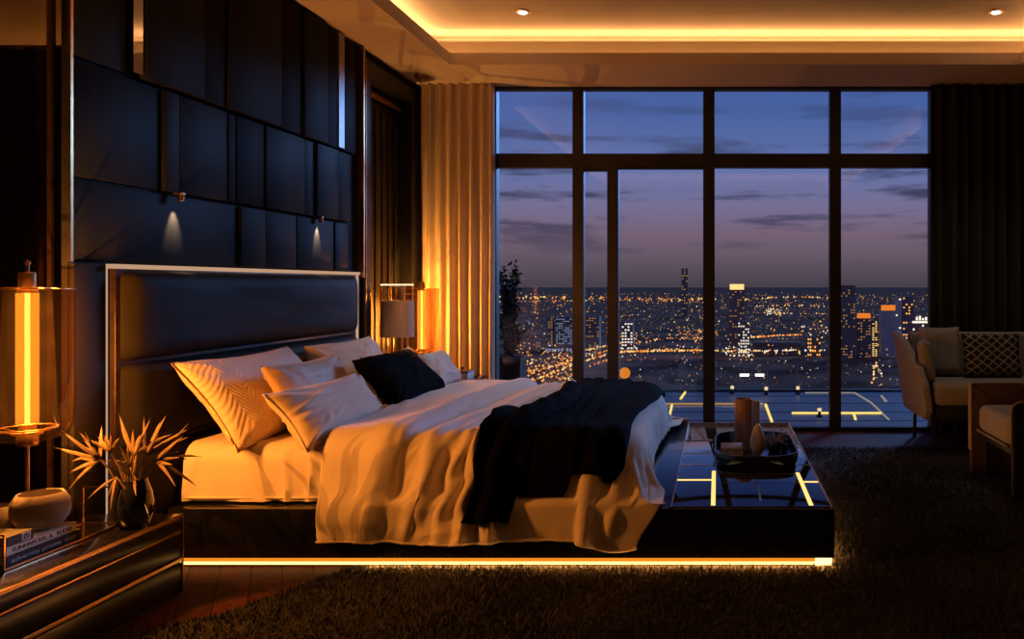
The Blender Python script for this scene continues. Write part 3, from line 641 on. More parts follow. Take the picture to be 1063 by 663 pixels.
 [65,6,22,26,14,15,13,16,13,13,5,0,-5,-21,-23,-15,-8,-3,1,4,5,4,2,1,-1,-1,-2,-1,-3,-3,-4,-4,-5,-4,-4,-3,-3,-2,-3,0,1,2,2,-1,1,3,2,0,1,0,0,2,2,2,2,2,1,1,1,7,16,25,17,34,30,26,22,26,41,77,116,108,105,104,99,100,100,98,98,98,97,97,98,97,97,98,97,97,97,97,98,97,97,97,97,97,96,97,96,97,96,96,97,96,95,96,96,97,96,87,68,37,9,12,28,69,78,30,-6,94,92,93,93,94,96,99,105,101,84,8,-29,-16,-6,-16,-7,-2,0,0,0,0,0,0,0,0,0,0,0,0,0,0,0,0,0,0,0,0,0,0,0,0,0,0,1,6,13,0,-2,-12,-46,-68,-89,-95,-95,-92,-65,-53,-91],
 [79,8,16,15,17,15,12,14,16,12,-12,-8,10,24,-12,-23,-20,-13,-6,-2,0,2,1,0,-1,-2,-2,-2,-2,-3,-3,-2,-3,-1,-2,-1,-1,-2,-1,1,2,2,2,1,0,0,-1,-2,-3,-2,-1,0,1,2,3,1,1,0,0,13,33,31,20,35,31,34,35,12,41,73,89,97,103,92,100,99,100,99,99,100,98,98,98,97,98,98,97,97,98,96,97,98,96,96,97,97,96,97,96,96,97,96,97,96,96,96,96,96,96,89,69,37,9,11,29,68,79,25,-6,89,90,94,88,90,87,86,87,83,63,47,38,22,-39,-10,-12,-13,-1,0,0,0,0,0,0,0,0,0,0,0,0,0,0,0,0,0,0,0,0,0,0,0,0,0,0,0,0,0,0,-4,-36,-67,-89,-95,-95,-91,-65,-54,-93],
 [34,7,17,13,14,11,8,8,15,21,34,-3,-3,5,2,-5,-14,-15,-11,-7,-2,-1,-1,-1,-2,-2,-2,-1,-2,-1,-2,-1,-1,0,0,0,1,0,0,1,3,3,3,1,1,-1,-1,-3,-4,-4,-3,-3,-2,0,0,0,1,0,1,-44,27,5,12,19,24,35,47,53,63,82,92,95,99,103,102,99,103,101,101,101,99,99,99,97,98,98,97,97,98,96,97,97,96,97,96,96,96,97,96,96,97,96,96,97,96,96,96,96,96,91,69,38,9,12,28,68,79,25,17,91,98,98,97,95,91,85,79,69,39,25,5,4,-2,-2,0,0,0,0,0,0,0,0,0,0,0,0,0,0,0,0,0,0,0,0,0,0,0,0,0,0,0,0,0,0,0,0,0,-4,-35,-67,-88,-96,-95,-91,-66,-53,-93],
 [74,-2,10,16,18,13,7,0,-5,0,4,9,14,13,4,-1,1,-3,-6,-6,-4,-2,-1,-1,-1,-2,-1,-1,-1,-1,-1,0,-1,0,0,-1,0,-1,-1,1,2,3,3,2,1,1,0,-2,-4,-3,-4,-3,-2,-2,-1,-1,0,-1,1,-76,27,47,31,36,32,27,24,28,54,96,116,106,102,104,101,99,102,101,101,102,101,99,100,97,98,98,97,97,98,96,97,96,96,97,96,96,96,97,96,96,97,96,97,96,96,96,96,95,96,91,70,39,9,12,28,67,79,33,24,92,90,94,93,98,99,104,110,101,62,12,-19,-20,-11,-8,-17,-14,-14,-4,0,0,0,0,0,0,0,0,0,0,0,0,0,0,0,0,0,0,0,0,0,0,0,0,0,0,0,0,0,-3,-34,-67,-89,-96,-95,-91,-67,-53,-90],
 [39,2,9,12,19,12,9,1,2,5,16,19,-1,-3,1,3,3,-1,-1,-2,-2,-2,-1,-1,-1,-1,-1,-1,-2,-1,-1,-1,-1,0,1,1,1,1,0,2,2,3,3,1,0,-1,-3,-4,-4,-4,-3,-2,-1,-1,-1,-1,-1,-1,0,112,28,40,30,31,30,29,28,28,45,64,81,100,100,101,98,99,98,96,98,101,100,100,100,98,97,98,97,97,97,96,97,97,96,97,97,97,97,97,96,97,96,96,96,95,96,95,96,95,96,90,70,38,9,12,28,68,79,24,-24,92,89,93,91,93,93,93,94,87,76,58,19,-2,-6,-9,-17,-23,-24,-20,-4,-1,0,0,0,0,0,0,0,0,0,0,0,0,0,0,0,0,0,0,0,0,0,0,0,0,0,0,0,-3,-35,-66,-88,-96,-95,-92,-66,-54,-93],
 [49,4,15,20,17,15,7,2,-1,6,10,8,22,16,1,0,-5,-8,-6,-4,-3,-3,-2,-1,-2,-1,-1,-1,-1,0,0,1,3,3,4,4,4,4,3,2,5,1,-5,-5,-2,-1,-1,-2,-8,-9,-6,-4,-2,-1,-1,-1,-1,-1,1,48,21,12,17,25,27,31,37,32,52,78,91,87,92,97,97,97,96,95,98,99,99,98,100,98,98,98,96,97,98,96,98,97,98,97,98,98,97,98,97,95,95,94,95,96,95,96,95,95,95,89,69,39,8,11,28,69,79,26,-9,93,95,94,93,93,90,87,88,77,52,19,25,15,4,2,-7,-16,-17,-6,0,0,0,0,0,0,0,0,0,0,0,0,0,0,0,0,0,0,0,0,3,16,17,9,1,-6,-11,-15,-13,-5,-34,-67,-88,-95,-95,-92,-66,-54,-93],
 [57,7,19,21,22,14,7,2,6,3,5,5,11,11,10,4,1,-3,-7,-8,-8,-5,-3,-2,-1,-1,-1,0,0,1,2,3,4,5,5,6,5,5,6,0,-15,2,-2,-2,-3,-2,-2,-1,-2,-4,-3,-8,-7,-5,-2,-2,-2,-1,0,-46,9,-13,6,22,23,33,46,63,79,95,95,97,95,96,97,97,99,97,98,98,97,98,98,98,98,98,97,97,98,97,98,98,98,98,99,98,98,98,95,87,96,96,96,97,96,97,99,97,95,78,70,39,10,12,26,67,80,39,13,95,102,99,97,98,93,88,79,62,33,22,0,0,0,0,0,0,0,0,0,0,0,0,0,0,0,0,0,0,0,0,0,0,0,0,0,0,0,19,42,21,-9,-6,-3,0,1,0,-9,-33,-61,-66,-89,-95,-95,-91,-68,-52,-88],
 [89,7,-2,4,24,14,6,-2,7,11,11,6,4,7,8,9,5,-2,-6,-8,-8,-5,-4,-2,-2,0,-1,0,1,1,2,3,4,5,5,6,7,4,-11,-6,5,-13,-10,-2,0,1,2,1,2,1,-5,-4,-1,-4,-6,-4,-3,-1,-2,-59,-3,37,44,46,41,31,25,26,41,85,113,108,105,103,99,99,100,98,98,98,97,98,97,97,98,98,96,98,97,98,97,99,98,98,99,98,98,93,92,96,94,94,97,97,96,95,96,95,95,89,69,47,5,7,25,68,80,27,15,97,94,92,90,93,95,98,104,100,67,12,-10,-17,-19,-18,-15,-10,0,0,0,1,0,-1,0,0,0,0,0,0,0,0,0,0,0,0,0,9,28,32,-7,-29,-20,-8,-3,-1,0,0,-1,-4,-36,-66,-85,-97,-95,-93,-66,-51,-92],
 [41,-13,-1,20,29,20,15,15,9,-3,-6,9,12,0,6,-1,1,5,6,-2,-4,-8,-6,-2,0,-1,0,0,0,1,2,4,6,5,4,1,-6,-5,5,1,-18,0,2,0,0,1,2,1,2,2,-2,-4,-6,-4,-4,-5,-4,-2,0,40,36,50,38,43,37,29,15,25,59,73,76,88,97,101,101,100,98,97,97,98,97,97,98,96,97,97,97,96,97,97,98,98,98,98,98,96,96,96,95,88,98,96,97,97,96,95,96,95,95,90,69,38,9,7,29,70,80,21,-5,91,92,91,86,89,91,93,91,75,65,63,50,36,-3,-21,-25,-28,-27,-23,-18,-10,0,0,0,0,0,0,0,0,0,0,0,4,8,12,18,20,6,-19,-38,-11,0,0,0,0,0,0,0,-4,-35,-66,-89,-97,-94,-92,-64,-53,-93],
 [27,-2,16,23,23,23,19,16,13,9,3,-9,-10,3,9,11,6,-1,1,-3,-4,-2,-1,0,-2,-4,0,3,3,1,1,-1,-2,-1,-1,-1,5,4,-11,-4,2,-2,0,1,1,2,1,2,1,1,-2,-4,-5,-4,-4,-4,-5,-3,-3,62,30,15,21,62,32,18,8,25,57,84,94,93,92,93,94,97,98,97,97,97,95,96,96,96,97,97,97,98,98,97,98,98,97,97,97,94,95,91,93,97,97,96,96,96,96,96,96,96,96,89,69,37,9,9,28,68,81,43,-6,94,96,95,75,90,93,94,92,75,47,13,14,29,30,29,25,21,4,-27,-26,-26,-25,-20,-16,-11,0,6,10,11,13,12,12,10,7,6,-14,-18,-31,-25,0,0,0,0,0,0,0,0,0,-4,-35,-68,-89,-96,-95,-91,-67,-49,-86],
 [47,5,19,25,29,26,19,14,9,4,0,-3,-3,-3,-3,-1,2,5,5,6,4,0,0,0,0,0,1,0,0,-2,-2,-1,0,0,-2,-3,-1,2,2,-1,-2,-2,-1,0,0,2,2,1,3,1,-2,-4,-5,-4,-4,-5,-5,-4,-1,27,13,0,24,63,32,17,9,25,59,84,95,95,96,95,95,96,96,96,95,97,96,97,96,96,97,97,97,98,98,95,96,95,95,95,95,95,95,96,96,96,96,96,96,96,96,96,96,96,97,89,68,37,6,11,28,70,80,39,-2,96,96,94,72,91,93,96,92,77,47,13,-1,0,0,9,12,15,17,17,17,18,18,0,-21,-22,-1,15,15,10,-20,-20,-16,-14,-14,-13,-14,-8,0,0,0,0,0,0,0,0,0,0,0,-4,-37,-68,-89,-96,-95,-92,-65,-50,-87],
 [54,8,22,30,34,30,21,13,7,3,-3,-6,-7,-4,-3,-1,2,2,3,2,1,1,0,3,2,1,1,0,-1,-2,0,1,1,1,0,0,1,-1,0,-2,-3,-2,-2,0,1,1,2,1,2,1,-1,-4,-4,-5,-4,-4,-6,-4,-4,13,3,-1,21,60,32,18,12,24,59,84,96,96,96,96,96,95,96,96,96,97,96,96,97,95,97,97,95,96,95,96,95,97,95,96,96,96,96,97,96,96,96,96,96,96,96,96,96,96,96,90,67,36,6,10,29,73,78,20,1,95,94,93,73,89,94,95,94,77,49,12,0,0,1,-1,0,0,0,0,3,7,10,13,16,17,-1,-16,-16,-14,-10,-6,-3,0,0,0,0,0,0,0,0,0,0,0,0,0,0,0,0,-5,-37,-69,-89,-96,-96,-91,-62,-53,-95],
 [55,10,25,34,38,31,22,18,8,3,-3,-8,-8,-7,-6,-3,-1,1,2,2,3,2,1,1,1,0,1,2,0,0,0,-1,-1,0,-1,0,1,0,-1,-1,-3,-2,-1,0,0,2,1,2,2,1,-2,-4,-3,-3,-4,-5,-6,-5,-6,1,1,-2,21,56,22,16,24,29,57,84,97,96,97,96,96,97,96,96,96,96,96,96,97,96,96,96,96,95,97,95,96,97,96,96,96,96,96,96,96,96,97,95,96,96,96,96,96,96,97,89,67,35,7,11,31,72,77,36,0,95,93,92,74,92,94,91,93,78,50,13,0,0,0,0,0,0,0,0,0,0,0,0,0,0,0,0,0,0,0,0,0,0,0,0,0,0,0,0,0,0,0,0,0,0,0,0,0,-5,-38,-69,-90,-97,-95,-91,-63,-54,-89],
 [54,11,28,35,35,32,22,15,11,7,4,-4,-7,-8,-7,-5,-3,-1,1,1,1,1,1,1,0,1,1,1,0,0,0,0,-1,0,1,1,1,1,0,-1,-2,-1,-1,0,0,0,1,0,1,1,-2,-4,-4,-2,-3,-4,-7,-6,-3,4,0,-5,18,58,32,21,16,23,57,82,96,97,96,97,97,97,96,97,96,97,96,96,96,96,96,96,96,96,97,95,97,96,96,96,96,96,96,96,96,96,96,96,96,96,96,96,96,97,96,90,67,34,7,13,33,73,73,36,1,95,94,92,74,90,92,94,92,77,50,14,0,0,0,0,0,0,0,0,0,0,0,0,0,0,0,0,0,0,0,0,0,0,0,0,0,0,0,0,0,0,0,0,0,0,0,0,0,-5,-39,-70,-90,-97,-96,-91,-61,-59,-89],
 [54,13,26,37,40,32,23,17,12,7,0,-3,-6,-4,-6,-6,-3,-2,-1,0,0,0,1,0,1,0,1,1,0,0,0,0,0,1,1,1,1,2,1,0,0,-1,1,0,1,1,1,0,0,-1,-3,-6,-8,-2,-3,-4,-7,-7,-7,-9,8,1,18,60,34,20,8,23,56,83,95,97,95,97,97,97,97,97,96,97,96,97,96,96,96,97,96,96,96,96,96,97,96,96,96,96,96,96,96,96,96,96,96,96,96,96,96,96,97,89,67,34,8,13,35,75,69,8,1,96,93,92,72,88,93,95,93,77,50,14,0,0,0,0,0,0,0,0,0,0,0,0,0,0,0,0,0,0,0,0,0,0,0,0,0,0,0,0,0,0,0,0,0,0,0,0,0,-5,-39,-71,-92,-96,-96,-90,-59,-65,-96],
 [51,14,29,39,41,33,23,16,12,8,2,-3,-5,-6,-4,-5,-3,-2,-1,0,-1,0,-1,0,1,0,1,0,1,0,0,0,0,1,1,1,2,1,2,0,0,1,1,1,1,2,2,0,2,0,-4,-6,-9,-9,-3,-4,-9,-6,-5,-20,8,17,22,57,31,18,16,23,56,83,95,96,96,96,96,97,97,97,97,97,97,97,96,96,97,96,96,96,97,96,96,96,96,97,96,96,96,97,95,97,96,96,96,96,95,96,96,96,96,90,67,33,8,16,37,74,66,8,3,95,92,91,73,89,93,93,93,77,50,14,0,0,0,0,0,0,0,0,0,0,0,0,0,0,0,0,0,0,0,0,0,0,0,0,0,0,0,0,0,0,0,0,0,0,0,0,0,-5,-40,-71,-92,-96,-96,-89,-60,-69,-96],
 [53,15,30,41,43,34,24,16,12,8,3,-3,-5,-6,-6,-5,-3,-1,-1,0,0,-1,0,0,0,0,0,1,0,0,0,-1,1,0,1,2,1,2,1,0,0,1,1,2,2,2,2,2,2,1,-3,-7,-9,-10,-5,-5,-10,-9,-10,14,0,14,19,56,30,23,13,22,56,83,95,96,96,97,96,97,97,96,97,97,97,97,97,96,96,97,96,97,96,96,97,96,96,96,97,96,96,97,96,96,97,95,97,96,96,95,96,96,96,89,67,33,11,17,39,72,70,32,1,95,91,91,73,89,91,94,93,77,50,15,0,0,0,0,0,0,0,0,0,0,0,0,0,0,0,0,0,0,0,0,0,0,0,0,0,0,0,0,0,0,0,0,0,0,0,0,0,-6,-40,-71,-92,-98,-94,-89,-63,-65,-91],
 [51,17,36,41,45,35,24,16,14,9,4,-3,-5,-6,-6,-8,-6,-1,0,0,-1,0,0,0,0,0,0,1,0,0,0,0,1,2,1,2,2,2,1,1,0,1,0,1,0,2,1,2,2,1,-2,-6,-10,-9,-8,-6,-10,-10,-7,15,0,-2,20,55,36,20,11,21,55,82,96,96,96,97,97,96,97,97,97,97,97,97,97,96,97,97,96,97,96,97,96,97,96,96,97,96,96,97,96,96,97,96,97,96,96,96,97,95,97,88,65,32,13,21,41,71,64,31,1,94,92,89,72,87,93,94,92,78,51,16,0,0,0,0,0,0,0,0,0,0,0,0,0,0,0,0,0,0,0,0,0,0,0,0,0,0,0,0,0,0,0,0,0,0,0,0,0,-7,-41,-72,-92,-97,-94,-88,-64,-71,-91],
 [51,23,38,42,46,34,24,18,15,12,4,-2,-5,-5,-6,-6,-7,-6,-4,0,0,0,-1,0,0,0,1,0,1,0,1,2,1,3,3,2,3,3,2,1,2,1,2,1,1,1,-1,-1,-1,-1,-4,-7,-10,-9,-10,-5,-12,-11,-17,-20,-1,12,24,56,21,17,23,28,54,81,95,97,96,98,96,98,97,97,97,97,97,97,97,97,97,97,96,97,97,96,97,97,96,96,97,96,97,96,96,97,97,96,96,97,97,97,97,96,97,87,63,30,21,30,40,65,48,2,0,93,90,89,72,92,92,91,90,79,52,18,0,0,0,0,0,0,0,0,0,0,0,0,0,0,0,0,0,0,0,0,0,0,0,0,0,0,0,0,0,0,0,0,0,0,0,0,0,-8,-43,-73,-92,-95,-92,-88,-68,-82,-95],
 [61,23,34,43,43,19,33,27,18,14,6,-2,-5,-5,-6,-5,-6,-5,-5,-4,-3,0,-1,0,0,0,1,0,1,1,1,2,1,2,3,3,2,3,2,2,2,1,3,2,3,4,3,2,-1,-3,-8,-12,-14,-14,-16,-15,7,-12,-13,-9,10,19,12,30,5,27,40,48,51,79,95,97,97,98,97,97,98,97,97,98,97,97,97,97,97,97,96,97,97,97,96,97,97,96,97,96,96,97,97,96,97,97,96,98,96,97,98,97,97,86,61,35,39,41,48,34,34,5,-4,93,89,90,84,97,87,82,81,79,56,24,0,0,0,0,0,0,0,0,0,0,0,0,0,0,0,0,0,0,0,0,0,0,0,0,0,0,0,0,0,0,0,0,0,0,0,0,0,-13,-47,-75,-89,-87,-85,-81,-90,-87,-95],
 [55,23,39,38,16,47,36,24,20,17,8,-1,-5,-7,-6,-6,-6,-5,-5,-4,-2,-2,0,0,0,0,0,1,0,1,1,2,2,2,3,3,3,2,3,2,2,3,2,3,3,3,2,2,0,-2,-8,-14,-16,-14,-17,-18,-15,3,-16,29,0,-1,-5,-4,32,51,53,42,48,76,93,97,97,99,97,97,98,97,98,98,97,97,97,97,97,97,97,96,97,97,96,97,97,96,97,97,96,97,97,96,98,96,97,98,96,98,98,97,96,83,57,38,46,52,61,58,15,14,-2,91,90,91,100,82,73,76,84,81,61,31,4,0,0,0,0,0,0,0,0,0,0,0,0,0,0,0,0,0,0,0,0,0,0,0,0,0,0,0,0,0,0,0,0,0,0,0,-1,-21,-53,-78,-88,-84,-80,-71,-78,-97,-94],
 [61,17,25,20,51,38,27,28,29,21,11,1,-5,-8,-6,-7,-6,-5,-5,-3,-3,-1,-1,0,0,0,1,0,1,1,1,1,2,3,3,4,3,3,2,2,2,1,2,2,4,4,4,3,2,-4,-12,-19,-20,-15,-15,-19,-5,-8,-22,-5,-16,-21,-19,37,66,63,47,28,43,72,90,96,98,98,98,98,98,97,97,98,97,97,98,96,97,97,97,96,98,96,97,96,97,96,97,97,97,97,96,97,98,96,98,97,97,98,98,97,93,79,52,31,48,54,62,72,53,26,-2,92,92,98,82,64,69,79,88,83,66,40,13,0,0,0,0,0,0,0,0,0,0,0,0,0,0,0,0,0,0,0,0,0,0,0,0,0,0,0,0,0,0,0,0,0,0,0,-8,-31,-58,-81,-91,-85,-78,-72,-64,-81,-90],
 [36,4,29,51,21,42,42,36,28,23,16,4,-4,-8,-9,-7,-7,-5,-5,-4,-2,-2,0,0,0,0,0,1,0,1,1,1,2,3,3,4,4,3,4,3,3,3,3,2,3,3,3,3,-2,-7,-15,-20,-20,-20,-17,-19,-14,-4,-8,-47,-21,-19,28,77,65,47,34,34,44,65,86,95,98,98,98,97,99,97,97,97,97,97,97,97,97,97,96,97,97,96,97,96,97,96,97,97,96,98,96,97,98,96,97,98,98,97,99,96,90,73,49,34,38,53,61,66,49,51,-1,93,91,84,65,63,73,82,85,82,69,49,24,7,0,0,0,0,0,0,0,0,0,0,0,0,0,0,0,0,0,0,0,0,0,0,0,0,0,0,0,0,0,0,0,0,0,-5,-18,-40,-64,-81,-89,-88,-80,-72,-66,-81,-79],
 [9,33,47,9,50,56,43,37,27,14,19,9,0,-7,-8,-8,-7,-7,-5,-4,-2,-1,-1,0,1,0,1,0,0,1,1,1,1,3,4,4,4,3,4,4,4,4,4,4,4,4,4,1,-4,-13,-22,-12,-21,-18,-20,-18,-17,-25,-14,-55,-8,28,71,56,42,26,35,52,58,61,81,92,97,98,97,98,98,97,97,98,96,97,97,97,96,97,96,96,97,96,97,96,96,97,97,96,97,97,96,97,98,96,97,98,97,97,98,94,85,67,64,55,31,42,71,59,5,45,-3,88,82,71,67,70,81,79,74,74,71,55,33,15,5,1,1,1,1,0,0,0,0,0,0,0,0,0,0,0,0,0,0,0,-1,0,-1,0,-1,-1,-1,-1,-1,-1,-1,-1,-3,-12,-27,-47,-68,-70,-77,-89,-85,-61,-73,-93,-83],
 [50,35,7,47,57,48,50,27,13,28,24,16,4,-5,-9,-9,-8,-7,-6,-4,-3,0,-1,1,0,1,0,1,0,1,1,1,2,4,3,4,3,4,3,3,4,4,3,4,4,5,5,0,-9,-19,-29,-15,1,-24,-18,-17,-18,-23,-30,-24,31,63,37,26,18,44,73,69,48,56,74,87,94,98,96,98,97,97,97,98,96,97,96,96,97,96,96,96,97,96,96,96,96,97,96,97,96,97,96,97,97,96,97,97,97,97,96,91,79,59,65,78,66,36,61,45,-6,14,-12,83,72,79,75,82,67,53,62,76,72,59,41,23,10,4,4,3,2,1,1,1,0,0,-1,0,0,0,0,-1,0,0,-1,-1,-2,-1,-2,-1,-2,-1,-2,-2,-2,-2,-3,-3,-5,-18,-33,-53,-70,-70,-56,-65,-86,-68,-84,-92,-90],
 [46,4,34,60,50,56,36,25,29,27,14,12,9,-1,-9,-8,-7,-6,-4,-3,-3,-2,0,0,1,0,1,1,0,0,3,3,4,2,2,2,2,2,2,3,3,3,3,3,4,4,5,-2,-14,-16,-26,-30,-4,6,-24,-11,-17,-23,-29,28,53,49,1,-9,45,82,72,51,39,68,75,83,92,96,96,96,97,97,96,97,96,96,96,96,96,96,96,96,96,96,96,96,96,96,96,96,96,97,96,96,97,96,96,97,96,96,94,88,80,62,51,77,87,78,39,20,7,-2,-17,77,77,80,87,66,39,53,72,78,62,56,46,29,14,7,5,4,4,2,1,2,0,0,-1,0,0,2,-1,-2,-2,-2,-3,-1,-2,-1,-2,-2,-2,-2,-3,-2,-3,-3,-3,-5,-9,-22,-37,-50,-69,-77,-58,-43,-51,-86,-90,-93,-90],
 [20,22,54,50,59,48,41,31,23,23,-14,15,17,3,-6,-6,-5,-4,-2,-2,-1,-1,0,-1,1,0,1,1,1,1,1,1,2,0,1,1,1,2,2,3,3,2,2,3,2,3,3,-6,-20,-8,-7,-28,-18,-4,-5,-9,-12,-21,-28,49,45,6,-33,24,72,71,52,33,68,82,74,78,89,95,95,96,96,96,96,96,95,96,96,95,96,96,95,96,96,95,96,96,95,96,96,95,96,96,96,95,96,96,96,96,95,96,93,84,82,85,47,56,84,88,74,2,-12,5,-20,81,80,79,79,49,44,67,80,57,40,56,49,33,16,8,6,5,3,2,1,1,1,0,0,0,-1,-2,-1,-1,-2,-1,-2,0,-1,-2,-2,-2,-2,-4,-4,-5,-3,-4,-4,-5,-10,-24,-39,-44,-46,-79,-75,-50,-36,-63,-96,-92,-91],
 [39,40,45,61,56,52,39,22,30,-15,-17,28,7,9,-3,-3,-3,-2,-1,-1,-1,0,0,0,1,0,1,0,0,0,1,0,0,0,1,0,1,1,1,2,2,2,2,2,0,2,1,-6,-25,-19,31,-15,-16,-9,-6,-10,-12,-17,-25,40,13,-34,0,36,49,65,33,69,84,81,68,81,87,93,94,95,95,95,95,96,95,95,96,95,95,95,95,96,95,95,95,95,96,95,96,95,96,95,96,95,95,95,95,95,95,94,91,82,82,86,87,47,66,92,59,35,-19,-12,-16,85,76,80,74,63,46,80,47,24,39,58,46,34,18,8,6,6,3,2,1,0,0,0,-1,-1,-1,-1,-1,0,0,-1,-1,0,0,-1,-3,-2,-4,-5,-6,-4,-5,-5,-6,-7,-11,-25,-39,-44,-28,-37,-80,-69,-27,-74,-87,-93,-90],
 [56,37,51,57,58,50,28,37,-8,-32,14,14,2,15,-13,0,-1,-1,-1,0,0,0,0,0,0,0,0,0,0,0,1,0,0,0,0,0,0,1,0,1,0,1,0,0,0,0,-1,16,-16,-41,17,42,-15,-3,-9,-11,-16,-16,-21,13,-21,-16,31,7,38,39,68,87,81,77,74,80,85,91,93,94,94,94,95,94,95,95,95,95,94,95,95,95,95,95,94,95,96,95,95,95,95,95,95,95,95,94,95,94,95,94,92,89,67,91,85,91,58,84,52,4,16,-22,-11,83,78,77,78,67,72,43,9,19,47,51,45,36,15,8,6,7,3,1,1,0,0,0,0,-1,-1,0,0,-1,0,-1,0,-1,0,-1,-3,-3,-3,-6,-7,-6,-5,-5,-7,-7,-10,-20,-33,-56,-30,-11,-26,-75,-43,-81,-93,-92,-91],
 [58,37,52,56,57,43,38,-4,-20,-4,14,-12,29,-3,-30,14,0,-14,0,0,0,1,-1,0,0,0,0,0,0,0,0,0,0,0,0,0,1,1,-2,0,2,2,-1,-3,4,6,-10,8,22,-20,-20,24,38,-6,6,-9,-13,-18,-22,-1,-27,7,22,0,12,60,87,83,84,75,81,71,89,86,91,94,92,94,94,94,95,94,95,94,95,94,95,94,95,95,94,95,95,94,95,95,95,94,95,94,95,94,94,94,94,93,90,88,86,78,93,88,95,57,30,15,6,-10,-8,83,81,76,76,80,56,-2,5,29,47,42,54,29,11,9,7,5,3,1,1,0,0,0,-1,-2,0,-1,-1,0,0,0,0,-1,0,-1,-3,-2,-3,-7,-6,-6,-5,-5,-8,-8,-13,-23,-26,-36,-51,-13,5,-15,-77,-87,-92,-94,-92],
 [60,37,49,57,53,48,16,-4,-12,-9,-6,8,21,-33,-32,22,6,-28,2,4,-6,8,-4,-1,-1,-2,1,0,-1,1,1,1,-1,-2,4,-4,6,2,-8,2,4,4,-3,-7,10,10,-16,-5,31,23,-14,13,27,25,6,-9,-14,-17,-16,-5,-16,15,6,-18,29,84,83,82,82,81,74,73,84,84,89,94,90,94,93,94,94,94,94,94,95,94,94,95,94,95,94,95,94,95,94,94,95,94,94,94,94,94,94,93,93,91,92,86,88,81,91,91,90,87,31,-3,-3,-5,-3,85,79,76,77,74,20,-3,11,26,35,50,51,18,11,7,7,4,2,0,1,-1,-2,0,-2,-1,-1,-1,0,0,0,0,2,0,1,0,-2,-2,-3,-6,-7,-5,-5,-6,-7,-7,-13,-23,-25,-23,-48,-30,2,5,-37,-91,-94,-94,-93],
 [60,35,49,56,56,41,20,-3,-12,-18,-12,17,-7,-68,-21,32,7,-39,3,10,-12,13,-5,-9,9,2,3,-3,-3,-8,2,4,-6,0,7,-7,13,3,-16,4,8,6,-5,-12,18,21,-23,-14,27,34,25,24,26,22,9,-3,-12,-16,-16,1,-10,9,-7,1,42,81,81,82,83,83,65,87,63,90,86,95,87,94,93,93,94,94,93,94,94,95,94,95,94,94,94,94,95,94,94,93,95,93,94,93,94,94,93,92,93,90,89,86,85,86,91,90,91,87,40,2,-8,-14,3,86,78,75,76,69,20,0,1,3,26,60,31,9,9,7,6,3,1,0,0,-1,-1,0,-2,-1,-1,0,0,1,-1,2,1,0,2,0,-1,-1,-1,-8,-7,-5,-4,-6,-7,-4,-14,-26,-25,-21,-22,-3,0,1,-37,-86,-94,-94,-92],
 [59,33,50,57,53,41,20,0,-11,-16,-17,3,-46,-79,-14,42,3,-44,11,8,-20,16,0,-11,6,-10,0,5,-2,-4,8,1,-8,1,10,-12,20,1,-21,9,11,7,-26,4,38,-7,-29,24,43,43,33,25,26,20,9,-5,-14,-14,-12,3,-8,4,2,5,44,82,81,81,82,85,76,79,48,93,84,95,84,94,93,93,93,94,93,94,94,94,94,95,94,94,95,93,95,94,93,93,94,92,93,93,94,91,94,87,94,88,88,83,84,89,92,92,93,92,29,-6,-4,5,9,86,78,77,77,67,11,-1,0,0,3,48,9,6,9,6,5,3,3,2,1,-2,0,1,-2,-1,0,-1,0,0,0,1,2,-1,2,1,-1,-2,-1,-8,-6,-6,-3,-8,0,-10,-12,-21,-13,-4,0,0,0,4,-34,-94,-94,-94,-94],
 [58,33,50,55,51,41,23,2,-10,-15,-15,-43,-81,-63,-11,44,3,-47,-1,24,-24,3,16,-19,5,-2,-3,1,1,-2,10,-9,-1,6,-2,-4,27,-6,-21,1,27,-6,-22,30,13,-43,38,47,46,43,35,26,26,22,9,-5,-13,-15,-13,1,-1,1,2,4,61,82,81,80,81,83,79,42,69,93,84,95,83,95,91,91,95,92,93,94,94,94,94,95,94,94,94,95,94,93,94,91,94,91,93,91,94,91,86,94,85,87,81,84,86,92,93,95,95,98,25,-1,1,-1,13,87,80,78,80,55,2,0,0,0,0,0,0,2,10,7,6,4,4,0,1,0,-2,2,-3,-1,0,-1,0,1,-1,1,2,0,2,0,-1,-2,0,-8,-7,-5,-3,-2,-6,2,-2,0,0,0,0,0,0,0,-25,-99,-96,-95,-95],
]
ctrl = []; start = [0, 0, 0]
for flat in DROWS:
    n_ = len(flat)//3; row = []; cur = list(start)
    for j in range(n_):
        cur = [cur[c]+flat[c*n_+j] for c in range(3)]
        if j == 0: start = list(cur)
        row.append(Vector((cur[0]*.0005, cur[1]*.0005, cur[2]*.0005)))
    ctrl.append(row)
def upsample(L):                       # twice as many points along a smooth curve through L
    out = []
    for k in range(len(L)-1):
        a_, b_, c_, d_ = L[max(k-1, 0)], L[k], L[k+1], L[min(k+2, len(L)-1)]
        out += [b_, (b_+c_)*.5625-(a_+d_)*.0625]
    return out+[L[-1]]
half = [upsample(row) for row in ctrl]
cols = [upsample([half[i][j] for i in range(len(half))]) for j in range(len(half[0]))]
DP = [[cols[j][i] for j in range(len(cols))] for i in range(len(cols[0]))]
nU, nV = len(DP), len(DP[0])
DNm = grid_normals(DP)
DSIGN = 1 if DNm[nU//2][nV//2].z > 0 else -1
for i in range(nU):
    for j in range(nV):
        DNm[i][j] = DNm[i][j]*DSIGN
def sstep(a, b, x):
    t = max(0, min(1, (x-a)/(b-a))); return t*t*(3-2*t)
